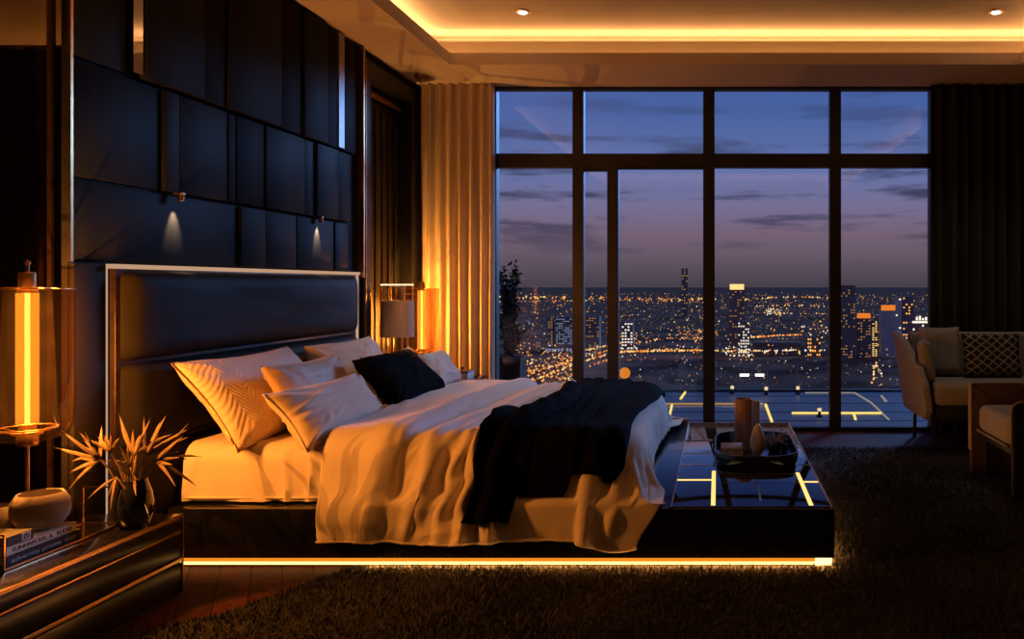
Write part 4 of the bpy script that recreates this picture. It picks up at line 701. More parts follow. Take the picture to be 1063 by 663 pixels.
# long soft creases: (x at the near hem, x at the top edge, x at the far side, reach, width, height)
CREASES = [(-1.38, -1.22, -1.02, .95, .030, .022), (-1.36, -1.10, -.92, .55, .024, .020), (-1.26, -1.05, -.95, .42, .022, .022),
           (-1.16, -.98, -.9, .34, .020, .018), (-1.30, -1.30, -1.12, 1.0, .028, .014), (-1.52, -1.50, -1.36, 1.0, .05, .012),
           (-.40, -.62, -.7, .2, .03, .02), (-.30, -.50, -.6, .18, .03, .018)]
def crease(x, v):
    h = 0
    for a, b, c, reach, w, hh in CREASES:
        if v < .19: xc = a+(b-a)*(v/.19)
        else: xc = b+(c-b)*((v-.19)/.6)
        f = sstep(reach+.15, reach-.12, v)*sstep(.0, .06, v)*.9
        d = (x-xc)/w
        h += 1.35*hh*f*(math.exp(-abs(d)**1.6)-.6*math.exp(-((d-1.7)/1.1)**2))
    return h
DQ = []
for i in range(nU):
    row = []
    for j in range(nV):
        v = j/(nV-1); p = DP[i][j]
        x = -1.74+1.57*i/(nU-1)
        edge = -1.46+.23*v+.02*math.sin(v*9)
        fold = (1-sstep(edge-.006, edge+.018, x))*.030*(1 if v > .02 else .8)
        fold += .018*math.exp(-((x-edge+.05)/.035)**2)
        puff = (.014*nz(x*3.2, v*5, 2)+.005*nz(x*9, v*11, 8))*(.35+.65*sstep(.12, .3, v))
        q = p+DNm[i][j]*(.006+fold+crease(x, v)+puff*min(1, v*8))
        if q.z < .30:                                   # keep the hanging cloth clear of the platform
            if 3.55 < q.y < 3.8: q.y = min(q.y, 3.583)
            if 5.6 < q.y: q.y = max(q.y, 5.822)
        row.append(q)
    DQ.append(row)
bm = B(); quadgrid(bm, DQ, .012)
dv = single('duvet', bm, M['duvet'], 'ivory cotton duvet draped over the bed with its head end folded back', 'duvet', (-1.0, 4.6, .5), smooth=180)
sm = dv.modifiers.new('smooth', 'SUBSURF'); sm.levels = 1; sm.render_levels = 1
bm = B(); tube(bm, [DQ[i][0]+Vector((0, -.002, 0)) for i in range(0, nU, 1)], .0055, 6); put('hem', bm, M['duvet'], dv, smooth=60)

# black throw, laid in three layers whose ends step up towards the foot
DNq = grid_normals(DQ)
def dsamp(x, v, off):
    fi = max(0, min(nU-1.001, (x+1.74)/1.57*(nU-1))); fj = max(0, min(nV-1.001, v*(nV-1)))
    i, j = int(fi), int(fj); a, b = fi-i, fj-j
    p = (DP[i][j]*(1-a)+DP[i+1][j]*a)*(1-b)+(DP[i][j+1]*(1-a)+DP[i+1][j+1]*a)*b
    n = ((DNm[i][j]*(1-a)+DNm[i+1][j]*a)*(1-b)+(DNm[i][j+1]*(1-a)+DNm[i+1][j+1]*a)*b).normalized()
    hmax = max(0, .006+crease(x, v)+.014*nz(x*3.2, v*5, 2))
    return p+n*(off+hmax)
bm = B()
def layer(xa, xb, xa2, xb2, v0, v1, off, seed):
    P = []; n = 30; m = 90
    for i in range(n+1):
        row = []
        for j in range(m+1):
            v = v0+(v1-v0)*j/m; k = min(1, max(0, (v-.12)/.5))
            x0 = xa+(xa2-xa)*k; x1 = xb+(xb2-xb)*k
            x = x0+(x1-x0)*i/n+.012*nz(v*6, seed)
            o = off+.010*(1-abs(nz(x*11+v*1.6, v*1.5, seed))*2.2)+.005*nz(x*22, v*4, seed+3)
            row.append(dsamp(x, v, max(off*.6, o)))
        P.append(row)
    quadgrid(bm, P, .006)
layer(-1.07, -.46, -.93, -.40, .105, .955, .020, 1)
layer(-1.075, -.66, -.94, -.62, .066, .95, .029, 5)
layer(-1.08, -.85, -.95, -.80, .030, .945, .038, 9)
th = single('throw_blanket', bm, M['blackcloth'], 'black throw blanket draped across the foot half of the ivory duvet', 'blanket', (-.75, 4.6, .56), smooth=180)

# ------------------------------------------------------------------ pillows
def pillow(label, xb, zb, xt, zt, y0, y1, T, m, seed, group, piping=False, pinch=.07, yaw=0, sag=.0, cat='pillow', ztilt=0, name='pillow'):
    """upright pillow: bottom line (xb,zb), top line (xt,zt), spanning y0..y1"""
    c = Vector(((xb+xt)/2, (y0+y1)/2, (zb+zt)/2))
    vdir = Vector((xt-xb, 0, zt-zb)); H = vdir.length; vdir.normalize()
    u = Vector((0, 1, 0)); n = u.cross(vdir)
    if n.x < 0: n = -n
    W = y1-y0; N = 44; bm = B()
    R = Matrix.Rotation(math.radians(yaw), 3, 'Z')@Matrix.Rotation(math.radians(ztilt), 3, n)
    rnd = random.Random(seed); folds = [(rnd.uniform(-.8, .8), rnd.uniform(-.8, .8), rnd.uniform(0, PI), rnd.uniform(.15, .4)) for _ in range(5)]
    def pt(s, t, side):
        e = math.cos(PI/2*s); f = math.cos(PI/2*t)
        x = s*W/2*(1-pinch*f); y = t*H/2*(1-pinch*1.2*e)
        y -= sag*H*(.5+.5*t)*e
        th = T/2*(max(0, (1-s**4)*(1-t**4)))**.55
        wr = 0
        for a, b, an, ln in folds:
            q = (s-a)*math.cos(an)+(t-b)*math.sin(an); r_ = -(s-a)*math.sin(an)+(t-b)*math.cos(an)
            wr += .010*math.exp(-(q/.05)**2-(r_/ln)**2)
        # gathers running in from the corners
        for ca in (-1, 1):
            for cb in (-1, 1):
                ds, dt = s-ca, t-cb; rr = math.hypot(ds, dt); an = math.atan2(dt*cb, ds*ca)
                wr += .007*math.sin(an*9+seed)*math.exp(-((rr-.32)/.22)**2)
        wr += .010*nz(s*1.8, t*1.8, seed)+.004*nz(s*6, t*6, seed)
        k = min(1, th/(T*.2))
        return c+R@(u*x+vdir*y+n*(side*(th+wr*k)))
    F_, Bk = [], []
    ring_ = {}
    vs = {}
    for side in (1, -1):
        for i in range(N+1):
            for j in range(N+1):
                edge = i in (0, N) or j in (0, N)
                if side == -1 and edge: vs[(side, i, j)] = vs[(1, i, j)]; continue
                vs[(side, i, j)] = bm.verts.new(pt(i/N*2-1, j/N*2-1, side))
        for i in range(N):
            for j in range(N):
                bm.faces.new((vs[(side, i, j)], vs[(side, i+1, j)], vs[(side, i+1, j+1)], vs[(side, i, j+1)]))
    border = [vs[(1, i, 0)].co.copy() for i in range(N)]+[vs[(1, N, j)].co.copy() for j in range(N)]+[vs[(1, N-i, N)].co.copy() for i in range(N)]+[vs[(1, 0, N-j)].co.copy() for j in range(N)]
    o = single(name, bm, m, label, cat, c, group, smooth=180)
    if piping:
        b2 = B(); tube(b2, border, .0045, 6, closed=True); put('piping', b2, M['brass_dark'] if piping == 'dark' else m, o, smooth=60)
    return o
G = 'pillows on the bed'
pillow('large ivory herringbone pillow with dark piping leaning on the near end of the headboard', -2.10, .515, -2.395, .905, 3.585, 4.56, .17, M['chevron'], 3, G, piping='dark', pinch=.09)
pillow('large ivory pillow leaning on the far end of the headboard, mostly hidden', -2.13, .54, -2.36, .90, 4.66, 5.54, .15, M['pillow'], 5, G, pinch=.08)
pillow('tan satin pillow standing between the herringbone pillow and the front ivory pillow', -1.97, .55, -2.125, .87, 3.80, 4.56, .13, M['tan'], 8, G, pinch=.09)
pillow('tan beige pillow standing directly behind the black cushion', -1.94, .55, -2.08, .83, 4.75, 5.52, .12, M['pillow'], 11, G, pinch=.10)
pillow('ivory pillow lying foremost on the sheet, in front of the tan satin pillow', -1.80, .515, -1.99, .765, 3.585, 4.50, .16, M['pillow'], 14, G, piping=True, pinch=.09)
pillow('black cotton cushion leaning against the pillows in the middle of the bed', -1.73, .58, -1.98, .84, 4.42, 5.22, .15, M['blackcloth'], 17, G, pinch=.08, cat='cushion', name='cushion')
pillow('white pillow at the far side of the bed, right of the black cushion', -1.78, .57, -1.93, .80, 5.12, 5.68, .14, M['bluewhite'], 20, G, pinch=.08)

# ================================================================== RUG
outline = [(-1.866, 3.08), (-2.04, 2.94), (-2.30, 2.5), (-2.30, .6), (2.75, .6), (2.75, 6.30), (-2.0, 6.30), (-1.9, 5.9), (-1.58, 3.64)]
random.seed(5)
ol = []
for k in range(len(outline)):
    a, b = Vector((*outline[k], 0)), Vector((*outline[(k+1) % len(outline)], 0))
    n = max(2, int((b-a).length/.05))
    for i in range(n): p = a.lerp(b, i/n); ol.append((p.x+random.uniform(-.012, .012), p.y+random.uniform(-.012, .012)))
bm = B(); poly_prism(bm, ol, .0008, .011); rug = single('rug', bm, M['rug'], 'large charcoal shaggy rug spread under the bed and chairs', 'rug', (0, 3, 0))
def inside(x, y):
    c = False; n = len(outline)
    for i in range(n):
        x1, y1 = outline[i]; x2, y2 = outline[(i+1) % n]
        if (y1 > y) != (y2 > y) and x < (x2-x1)*(y-y1)/(y2-y1)+x1: c = not c
    return c
V, Fc = [], []
rnd = random.Random(21)
def tuft(x, y, h, w):
    a = rnd.uniform(0, PI); dx, dy = math.cos(a)*w, math.sin(a)*w
    lx, ly = rnd.uniform(-.8, .8)*h+.4*h*nz(x*2.1, y*2.1, 3)*2, rnd.uniform(-.8, .8)*h+.4*h*nz(x*2.1, y*2.1, 9)*2
    n = len(V); V.extend(((x-dx, y-dy, .010), (x+dx, y+dy, .010), (x+lx, y+ly, .010+h))); Fc.append((n, n+1, n+2))
cnt = 0
while cnt < 120000:
    y = .8+rnd.random()**1.5*5.4; x = rnd.uniform(-2.3, 2.7)
    if -2.4 < x < .50 and 3.60 < y < 5.82: continue
    if y < 1.5 or abs(x) > .25+y*.95: continue
    if not inside(x, y): continue
    h = .018+.014*max(0, nz(x*1.6, y*1.6, 7)+.3)
    if -2.4 < x < .60 and 3.52 < y < 3.62 or (.48 < x < .60 and y > 3.5): h = min(h, .02)
    tuft(x, y, h, .0022+.0006*y/3); cnt += 1
me = bpy.data.meshes.new('pile'); me.from_pydata(V, [], Fc); me.materials.append(M['rug_pile'])
po = bpy.data.objects.new('pile', me); C.objects.link(po); po.parent = rug; po.location = -wloc(rug); po['kind'] = 'stuff'; po['label'] = 'shaggy charcoal pile'

# ================================================================== NEAR NIGHTSTAND
NX0, NX1, NY0, NY1, NZ = -2.56, -2.155, 1.70, 3.30, .326
ns = thing('nightstand', 'long low brown lacquered bedside chest with brass lines at lower left', 'nightstand', (-2.36, 2.5, 0))
bm = B(); box(bm, NX0, NX1-.012, NY0, NY1, .012, NZ-.008, bev=.003); put('carcass', bm, M['bronze_lacquer'], ns, smooth=30)
bm = B(); box(bm, NX0, NX1, NY0-.004, NY1, NZ-.008, NZ, bev=.0025); put('top', bm, M['black'], ns, smooth=30)
for z0, z1 in ((.264, .316), (.160, .250), (.014, .134)):
    bm = B(); box(bm, NX1-.012, NX1, NY0+.01, NY1-.008, z0, z1, bev=.003); put('drawer', bm, M['bronze_lacquer'], ns, smooth=30)
bm = B(); box(bm, NX1-.012, NX1-.003, NY0+.01, NY1-.006, .2535, .2605); put('brass_line', bm, M['brass_dark'], ns)
bm = B(); box(bm, NX1-.012, NX1+.003, NY0+.01, NY1-.006, .138, .154, bev=.003); put('drawer_pull', bm, M['brass'], ns)
bm = B(); box(bm, NX1-.004, NX1+.0025, NY0, NY1, NZ-.010, NZ+.0015); box(bm, NX1-.004, NX1+.0025, NY1-.005, NY1+.001, .012, NZ-.01); box(bm, NX1-.004, NX1+.002, NY0, NY1, .008, .013)
put('brass_edge', bm, M['brass_dark'], ns)

# wire tray with the books
TX0, TX1, TY0, TY1 = -2.442, -2.292, 2.63, 3.15
tr = thing('wire_tray', 'black tray with brass wire frame and end hoops on the bedside chest', 'tray', ((TX0+TX1)/2, 2.9, NZ))
bm = B(); box(bm, TX0+.004, TX1-.004, TY0+.004, TY1-.004, NZ, NZ+.006); put('tray_base', bm, M['black'], tr)
bm = B()
for x in (TX0, TX1): bar(bm, (x, TY0, NZ+.006), (x, TY1, NZ+.006), .006)
for y in (TY0, TY1): bar(bm, (TX0, y, NZ+.006), (TX1, y, NZ+.006), .006)
put('tray_rim', bm, M['brass'], tr)
for y, h in ((TY0, .118), (TY1, .145)):
    bm = B(); bar(bm, (TX0, y, NZ+.006), (TX0, y, NZ+h), .0055); bar(bm, (TX1, y, NZ+.006), (TX1, y, NZ+h), .0055); bar(bm, (TX0-.003, y, NZ+h), (TX1+.003, y, NZ+h), .0055)
    put('hoop_handle', bm, M['brass'], tr)

def text_mesh(s, size, m, parent, org, rot, extrude=.0006, name='lettering', fit=None):
    cu = bpy.data.curves.new('t', 'FONT'); cu.body = s; cu.size = size; cu.extrude = extrude; cu.align_x = 'CENTER'; cu.align_y = 'CENTER'; cu.resolution_u = 3
    to = bpy.data.objects.new('t', cu); C.objects.link(to)
    dg = bpy.context.evaluated_depsgraph_get(); me = bpy.data.meshes.new_from_object(to.evaluated_get(dg))
    bpy.data.objects.remove(to); bpy.data.curves.remove(cu)
    if fit:
        xs = [v.co.x for v in me.vertices]; w = max(xs)-min(xs)
        me.transform(Matrix.Diagonal((fit/w, 1, 1, 1)))
    me.transform(Matrix.Translation(Vector(org)-wloc(parent))@rot.to_4x4())
    me.materials.clear(); me.materials.append(m)
    o = bpy.data.objects.new(name, me); C.objects.link(o); o.parent = parent
    return o
# text lying on the +X face, reading along +Y
RSP = Matrix(((0, 0, 1), (1, 0, 0), (0, 1, 0)))
def book(label, x0, x1, y0, y1, z0, z1, m, group='books on the wire tray'):
    t = thing('book', label, 'book', ((x0+x1)/2, (y0+y1)/2, z0), group)
    c = .003
    bm = B(); box(bm, x0, x1, y0, y1, z0, z0+c); box(bm, x0, x1, y0, y1, z1-c, z1); box(bm, x1-c, x1, y0, y1, z0, z1, bev=.001)
    put('cover', bm, m, t)
    bm = B(); box(bm, x0+.003, x1-c, y0+.003, y1-.003, z0+c, z1-c); put('pages', bm, M['paper'], t, label='pale page block')
    return t
b1 = book('thick navy book at the bottom of the stack in the wire tray', -2.436, -2.304, 2.655, 2.965, NZ+.006, NZ+.040, M['navy'])
text_mesh('advernity prome  enili', .021, M['white_ink'], b1, (-2.3038, 2.805, NZ+.022), RSP, fit=.265)
b2 = book('ivory book with black capitals on its spine, in the middle of the stack', -2.436, -2.306, 2.655, 2.945, NZ+.040, NZ+.070, M['paper'])
text_mesh('EUNHAM ARL A.  RUDES', .019, M['ink'], b2, (-2.3058, 2.80, NZ+.055), RSP, extrude=.001, fit=.245)
b3 = book('small black book with white square emblem on top of the ivory book', -2.42, -2.310, 2.66, 2.765, NZ+.070, NZ+.100, M['ink'])
bm = B(); box(bm, -2.3101, -2.3088, 2.718, 2.752, NZ+.0725, NZ+.0975, bev=.0006); em = put('emblem', bm, M['white_ink'], b3)
bm = B()
for y0, y1, z0, z1 in ((2.724, 2.729, .077, .093), (2.741, 2.746, .077, .093), (2.724, 2.746, .077, .081), (2.732, 2.738, .084, .094)): box(bm, -2.3089, -2.3080, y0, y1, NZ+z0, NZ+z1)
put('emblem_mark', bm, M['ink'], em)

# bowl and cup
def bowl(label, c, R, H, cat, name):
    prof = [(.0, 0), (R*.45, 0), (R*.72, H*.10), (R*.95, H*.34), (R, H*.55), (R*.95, H*.78), (R*.80, H*.96), (R*.76, H), (R*.72, H*.97), (R*.86, H*.76), (R*.92, H*.55), (R*.86, H*.36), (R*.62, H*.16), (.0, H*.10)]
    bm = B(); lathe(bm, c, [(max(r, .001), z) for r, z in prof], 48)
    return single(name, bm, M['ceramic'], label, cat, c, smooth=60)
bowl('round ivory ceramic bowl with incurved rim resting on the books', (-2.372, 2.868, NZ+.0705), .087, .125, 'bowl', 'bowl')
bowl('small ivory ceramic cup at the extreme left edge, left of the bowl', (-2.500, 2.845, NZ), .052, .155, 'cup', 'cup')

# tall glass lamp pieces ---------------------------------------------------------
def glass_lamp_parts(t, x, y, z0, power):
    """z0: underside of the lower brass cap"""
    zt = z0+.62
    bm = B(); lathe(bm, (x, y, z0), [(.012, 0), (.030, 0), (.032, .004), (.032, .038), (.046, .040), (.046, .05), (.026, .052), (.026, .076), (.010, .078)], 32)
    put('lower_cap', bm, M['brass'], t, smooth=35)
    bm = B(); lathe(bm, (x, y, zt-.075), [(.010, 0), (.030, 0), (.030, .012), (.026, .014), (.026, .07), (.022, .075), (.006, .075), (.006, .10), (.010, .104), (.010, .112), (.003, .118)], 32)
    put('upper_cap', bm, M['brass'], t, smooth=35)
    bm = B(); lathe(bm, (x, y, z0), [(.0075, .075), (.0075, .545)], 16); put('filament_rod', bm, M['bulb'], t, smooth=60, label='glowing filament rod')
    bm = B(); lathe(bm, (x, y, z0), [(.034, .078), (.034, .545), (.032, .545), (.032, .078)], 32, closed=True); put('diffuser_tube', bm, M['halo'], t, smooth=60, label='amber glowing diffuser tube')
    bm = B(); lathe(bm, (x, y, z0), [(.088, .06), (.086, .12), (.070, .555), (.068, .555), (.084, .12), (.086, .06)], 48, closed=True); put('inner_glass', bm, M['clear'], t, smooth=60, label='clear tapered glass')
    prof = [(.050, .018), (.085, .022), (.112, .034), (.128, .058), (.136, .095), (.138, .16), (.136, .56), (.134, .56), (.136, .16), (.134, .097), (.126, .061), (.110, .038), (.084, .026), (.050, .022)]
    bm = B(); lathe(bm, (x, y, z0), prof, 64, closed=True); put('outer_glass', bm, M['smoke'], t, smooth=60, label='smoked bronze outer glass')
    bm = B(); tube(bm, [(x+.137*math.cos(a), y+.137*math.sin(a), z0+.56) for a in [2*PI*k/64 for k in range(64)]], .0022, 6, closed=True)
    tube(bm, [(x+.069*math.cos(a), y+.069*math.sin(a), z0+.562) for a in [2*PI*k/48 for k in range(48)]], .002, 6, closed=True)
    for k in range(4):
        a = 2*PI*k/4+.4; tube(bm, [(x+.026*math.cos(a), y+.026*math.sin(a), z0+.565), (x+.137*math.cos(a), y+.137*math.sin(a), z0+.56)], .002, 5)
    put('top_ring', bm, M['brass_dark'], t)
    bm = B(); tube(bm, [(x+.088*math.cos(a), y+.088*math.sin(a), z0+.062) for a in [2*PI*k/48 for k in range(48)]], .003, 6, closed=True)
    for k in range(6):
        a = 2*PI*k/6; bar(bm, (x+.03*math.cos(a), y+.03*math.sin(a), z0+.046), (x+.088*math.cos(a), y+.088*math.sin(a), z0+.06), .004)
    put('glass_cradle', bm, M['brass_dark'], t)
    for k in range(4):
        l = bpy.data.lights.new('glass lamp bulb', 'POINT'); l.energy = power; l.color = (1.0, .45, .10); l.shadow_soft_size = 0
        lo = bpy.data.objects.new('glass_lamp_bulb', l); C.objects.link(lo); lo.location = (x+.02*math.cos(-.6+k*.5), y+.02*math.sin(-.6+k*.5), z0+.13+.12*k)
lx, ly = -2.47, 2.93
t = thing('glass_lamp', 'tall table lamp with glowing rod inside nested glass cylinders on the near bedside chest', 'lamp', (lx, ly, NZ), 'nested glass rod lamps')
bm = B(); lathe(bm, (lx, ly, NZ), [(.001, 0), (.026, 0), (.026, .008), (.008, .012), (.0065, .03), (.0065, .352), (.001, .352)], 24); put('stem', bm, M['stem'], t, smooth=35)
glass_lamp_parts(t, lx, ly, .674, 46.0)
px_, py_ = -2.385, 6.60
t = thing('glass_lamp', 'hanging glass rod lamp at the far side of the bed by the beige curtain', 'lamp', (px_, py_, .62), 'nested glass rod lamps')
glass_lamp_parts(t, px_, py_, .655, 27.0)
bm = B(); lathe(bm, (px_, py_, .61), [(.001, 0), (.014, .004), (.018, .018), (.012, .032), (.010, .046)], 24); put('finial', bm, M['brass'], t, smooth=40)
bm = B(); tube(bm, [(px_, py_, 1.27), (px_, py_, ZS-.012)], .0075, 10); put('rod', bm, M['brass'], t, smooth=60)
bm = B(); lathe(bm, (px_, py_, ZS-.02), [(.008, 0), (.055, 0), (.058, .006), (.058, .02), (.008, .02)], 32); put('canopy', bm, M['brass_dark'], t, smooth=35)

# vase of dried palm
vx_, vy_ = -2.235, 3.13
vs_ = thing('vase', 'dark smoked glass vase holding dried palm leaves on the far corner of the bedside chest', 'vase', (vx_, vy_, NZ))
prof = [(.001, 0), (.040, 0), (.055, .012), (.066, .05), (.068, .09), (.062, .13), (.050, .165), (.047, .18), (.044, .178), (.046, .163), (.058, .13), (.063, .09), (.061, .052), (.050, .018), (.001, .012)]
bm = B(); lathe(bm, (vx_, vy_, NZ), prof, 40); put('vase_body', bm, M['darkglass'], vs_, smooth=60)
bm = B()
rnd = random.Random(4)
def leaflet(base, d, L, w, droop, up=Vector((0, 0, 1))):
    d = d.normalized(); s = d.cross(Vector((0, -1, .25))).normalized(); nn = s.cross(d).normalized()
    pts = []
    for k in range(6):
        u = k/5; pts.append((base+d*L*u+Vector((0, 0, -droop*L*u*u)), w*math.sin(PI*min(1, .12+u*.88))**.8*(1-u*.35)))
    L_, M_, R_ = [], [], []
    for p, ww in pts:
        L_.append(bm.verts.new(p-s*ww+nn*ww*.5)); M_.append(bm.verts.new(p)); R_.append(bm.verts.new(p+s*ww+nn*ww*.5))
    for k in range(5):
        bm.faces.new((L_[k], M_[k], M_[k+1], L_[k+1])); bm.faces.new((M_[k], R_[k], R_[k+1], M_[k+1]))
def frond(tip, spread, nL, L, axis):
    """a fan of leaflets at the end of a stalk"""
    base = Vector((vx_+rnd.uniform(-.01, .01), vy_+rnd.uniform(-.01, .01), NZ+.05)); tip = Vector(tip)
    mid = (base+tip)/2+Vector((0, 0, .05)); pts = []
    for k in range(9):
        u = k/8; pts.append(base*(1-u)**2+mid*2*u*(1-u)+tip*u*u)
    tube(bm, pts, .0035, 6)
    axis = Vector(axis).normalized(); side = axis.cross(Vector((0, -1, 0))).normalized(); dep = side.cross(axis)
    for k in range(nL):
        a = -spread+2*spread*k/(nL-1)
        d = axis*math.cos(a)+side*math.sin(a)+dep*rnd.uniform(-.6, .6)
        leaflet(tip, d, L*rnd.uniform(.6, 1.15), L*.055, rnd.uniform(-.1, .35))
z = NZ
frond((vx_-.085, vy_-.05, z+.265), 1.15, 11, .150, (-.85, 0, .35))
frond((vx_-.060, vy_-.03, z+.285), .55, 6, .120, (-.25, 0, 1))
frond((vx_+.02, vy_-.02, z+.275), .75, 9, .150, (.05, 0, 1))
frond((vx_+.05, vy_+.0, z+.27), .55, 8, .155, (.55, 0, .8))
frond((vx_+.075, vy_+.02, z+.245), .7, 10, .150, (1, 0, .25))
frond((vx_-.03, vy_+.03, z+.22), .8, 7, .10, (-.3, 0, 1))
frond((vx_-.02, vy_-.06, z+.20), .8, 6, .095, (-.1, -.3, -.9))
frond((vx_+.04, vy_-.05, z+.20), .9, 7, .11, (.5, -.5, .3))
for k in range(4):
    a = rnd.uniform(-.5, .5)
    tube(bm, [(vx_+.02*a, vy_-.02, z+.03), (vx_+.05*a, vy_-.03, z+.2), (vx_+.14*a, vy_-.05, z+.26)], .003, 6)
pl = put('dried_palm', bm, M['palm'], vs_, smooth=60, label='dried tan palm leaves')
pl.modifiers.new('thick', 'SOLIDIFY').thickness = .0012

# ================================================================== FAR NIGHTSTAND
fn = thing('nightstand', 'bedside cabinet at the far side of the bed beneath the hanging lamp', 'nightstand', (-2.2, 6.25, 0))
bm = B(); box(bm, -2.46, -1.88, 5.90, 6.62, .02, .50, bev=.004); put('carcass', bm, M['bronze_lacquer'], fn, smooth=30)
bm = B(); box(bm, -2.47, -1.87, 5.89, 6.63, .50, .515, bev=.003); put('top', bm, M['black'], fn, smooth=30)
for z0, z1 in ((.27, .485), (.04, .255)):
    bm = B(); box(bm, -1.882, -1.872, 5.915, 6.605, z0, z1, bev=.002); d = put('drawer', bm, M['bronze_lacquer'], fn)
    bm = B(); bar(bm, (-1.866, 6.16, (z0+z1)/2), (-1.866, 6.36, (z0+z1)/2), .012); put('drawer_pull', bm, M['brass'], d)
# shaded lamp
sx_, sy_ = -2.395, 6.12
t = thing('table_lamp', 'table lamp with grey beige drum shade on a square brass frame, behind the pillows', 'lamp', (sx_, sy_, .515))
bm = B(); box(bm, sx_-.07, sx_+.07, sy_-.07, sy_+.07, .515, .53, bev=.002); put('base', bm, M['brass_dark'], t)
bm = B()
for i in (-1, 1):
    for j in (-1, 1): bar(bm, (sx_+.055*i, sy_+.055*j, .53), (sx_+.055*i, sy_+.055*j, .87), .014)
put('brass_legs', bm, M['brass'], t)
bm = B(); lathe(bm, (sx_, sy_, .858), [(.120, 0), (.117, .27), (.114, .27), (.117, 0)], 48, closed=True)
put('drum_shade', bm, M['shade'], t, smooth=60)
bm = B()
for i in (-1, 1):
    for j in (-1, 1): bar(bm, (sx_+.085*i, sy_+.085*j, 1.10), (sx_+.085*i, sy_+.085*j, 1.245), .010)
for z_ in (1.135,):
    lathe(bm, (sx_, sy_, z_), [(.036, 0), (.036, .10), (.032, .10), (.032, 0)], 24, closed=True)
    bar(bm, (sx_-.085, sy_+.085, z_+.04), (sx_+.085, sy_+.085, z_+.04), .08, .006)
put('brass_crown', bm, M['brass'], t)
bm = B()
for a in (-1, 1):
    box(bm, sx_-.09, sx_+.09, sy_+a*.085-.006, sy_+a*.085+.006, 1.241, 1.253); box(bm, sx_+a*.085-.006, sx_+a*.085+.006, sy_-.079, sy_+.079, 1.241, 1.253)
put('glowing_rim', bm, M['lamp_bar'], t, label='bright glowing top rim')
bm = B(); lathe(bm, (sx_, sy_, .95), [(.001, 0), (.02, 0), (.03, .02), (.03, .05), (.02, .07), (.001, .075)], 20); put('bulb', bm, emis('shade lamp bulb', (1, .5, .16), 12), t, label='dim orange bulb', smooth=60)
# little box on the far cabinet
bm = B(); box(bm, -2.03, -1.90, 6.22, 6.38, .515, .575, bev=.006); jb = single('trinket_box', bm, M['pale_vase'], 'small pale box with dark lid on the far bedside cabinet', 'box', (-1.965, 6.3, .515), smooth=30)
bm = B(); box(bm, -2.034, -1.896, 6.216, 6.384, .575, .587, bev=.004); lid = put('lid', bm, M['black_matte'], jb, smooth=30)
bm = B(); lathe(bm, (-1.965, 6.3, .587), [(.006, 0), (.006, .008), (.014, .016), (.012, .026), (.002, .030)], 16); put('knob', bm, M['black_matte'], lid, smooth=60)

# ================================================================== TRAY ON THE BENCH
ZB_ = BZ+.0085
tx, ty, tw, td, tr_ = .21, 4.66, .225, .37, .16
def rrect(w, d, r, n=10):
    pts = []
    for cx_, cy_, a0 in ((w-r, d-r, 0), (-w+r, d-r, PI/2), (-w+r, -d+r, PI), (w-r, -d+r, 1.5*PI)):
        for k in range(n+1):
            a = a0+PI/2*k/n; pts.append((cx_+r*math.cos(a), cy_+r*math.sin(a)))
    return pts
tb = thing('serving_tray', 'deep black oblong tray standing on the mirror bench at the bed foot', 'tray', (tx, ty, ZB_))
bm = B()
loops = []
for dw, z_ in ((-.014, 0), (-.004, .006), (0, .03), (.002, .074), (-.001, .078), (-.006, .078), (-.008, .074), (-.010, .03), (-.016, .016)):
    loops.append([bm.verts.new((tx+x, ty+y, ZB_+z_)) for x, y in rrect(tw+dw, td+dw, tr_+dw)])
for a, b in zip(loops, loops[1:]):
    n = len(a)
    for k in range(n): bm.faces.new((a[k], a[(k+1) % n], b[(k+1) % n], b[k]))
bm.faces.new(loops[0]); bm.faces.new(loops[-1])
put('tray_body', bm, M['black'], tb, smooth=50)
for s_ in (-1, 1):
    x = tx+s_*(tw+.002); bm = B()
    tube(bm, [(x, ty-.07, ZB_+.05), (x+.012*s_, ty-.065, ZB_+.058), (x+.012*s_, ty+.065, ZB_+.058), (x, ty+.07, ZB_+.05)], .004, 8)
    put('handle', bm, M['brass_dark'], tb)
zf = ZB_+.0165
bm = B(); lathe(bm, (.15, 4.76, zf), [(.001, 0), (.050, 0), (.053, .004), (.053, .292), (.050, .298), (.044, .298), (.043, .28), (.043, .02), (.001, .018)], 40)
single('wooden_vase', bm, M['wood_vase'], 'tall striped brown wooden cylinder vase in the black tray', 'vase', (.15, 4.76, zf), smooth=40)
bm = B(); lathe(bm, (.216, 4.86, zf), [(.001, 0), (.034, 0), (.036, .004), (.036, .266), (.033, .27), (.030, .266), (.030, .02), (.001, .018)], 36)
single('stone_vase', bm, M['pale_vase'], 'slim pale grey cylinder vase just behind the wooden vase', 'vase', (.216, 4.86, zf), smooth=40)
bm = B(); lathe(bm, (.224, 4.60, zf), [(.001, 0), (.016, 0), (.028, .014), (.041, .045), (.0445, .07), (.041, .10), (.030, .135), (.018, .162), (.008, .178), (.001, .182)], 40)
single('egg_vase', bm, M['egg'], 'teardrop sand coloured ornament standing in front of the wooden vase', 'ornament', (.224, 4.60, zf), smooth=60)
bb = thing('stone_box', 'low grey stone box at the left end of the black tray', 'box', (.075, 4.50, zf))
bm = B(); box(bm, .02, .135, 4.43, 4.57, zf, zf+.062, bev=.004); put('box_body', bm, M['grey_box'], bb, smooth=30)
bm = B(); box(bm, .018, .137, 4.428, 4.572, zf+.062, zf+.078, bev=.003); put('box_lid', bm, M['grey_box'], bb, smooth=30)
bm = B(); box(bm, .100, .112, 4.426, 4.43, zf+.060, zf+.070); put('clasp', bm, M['stem'], bb)
fp = thing('flower_pot', 'small dark pot of dried copper coloured twigs in the black tray', 'dried flowers', (.325, 4.70, zf))
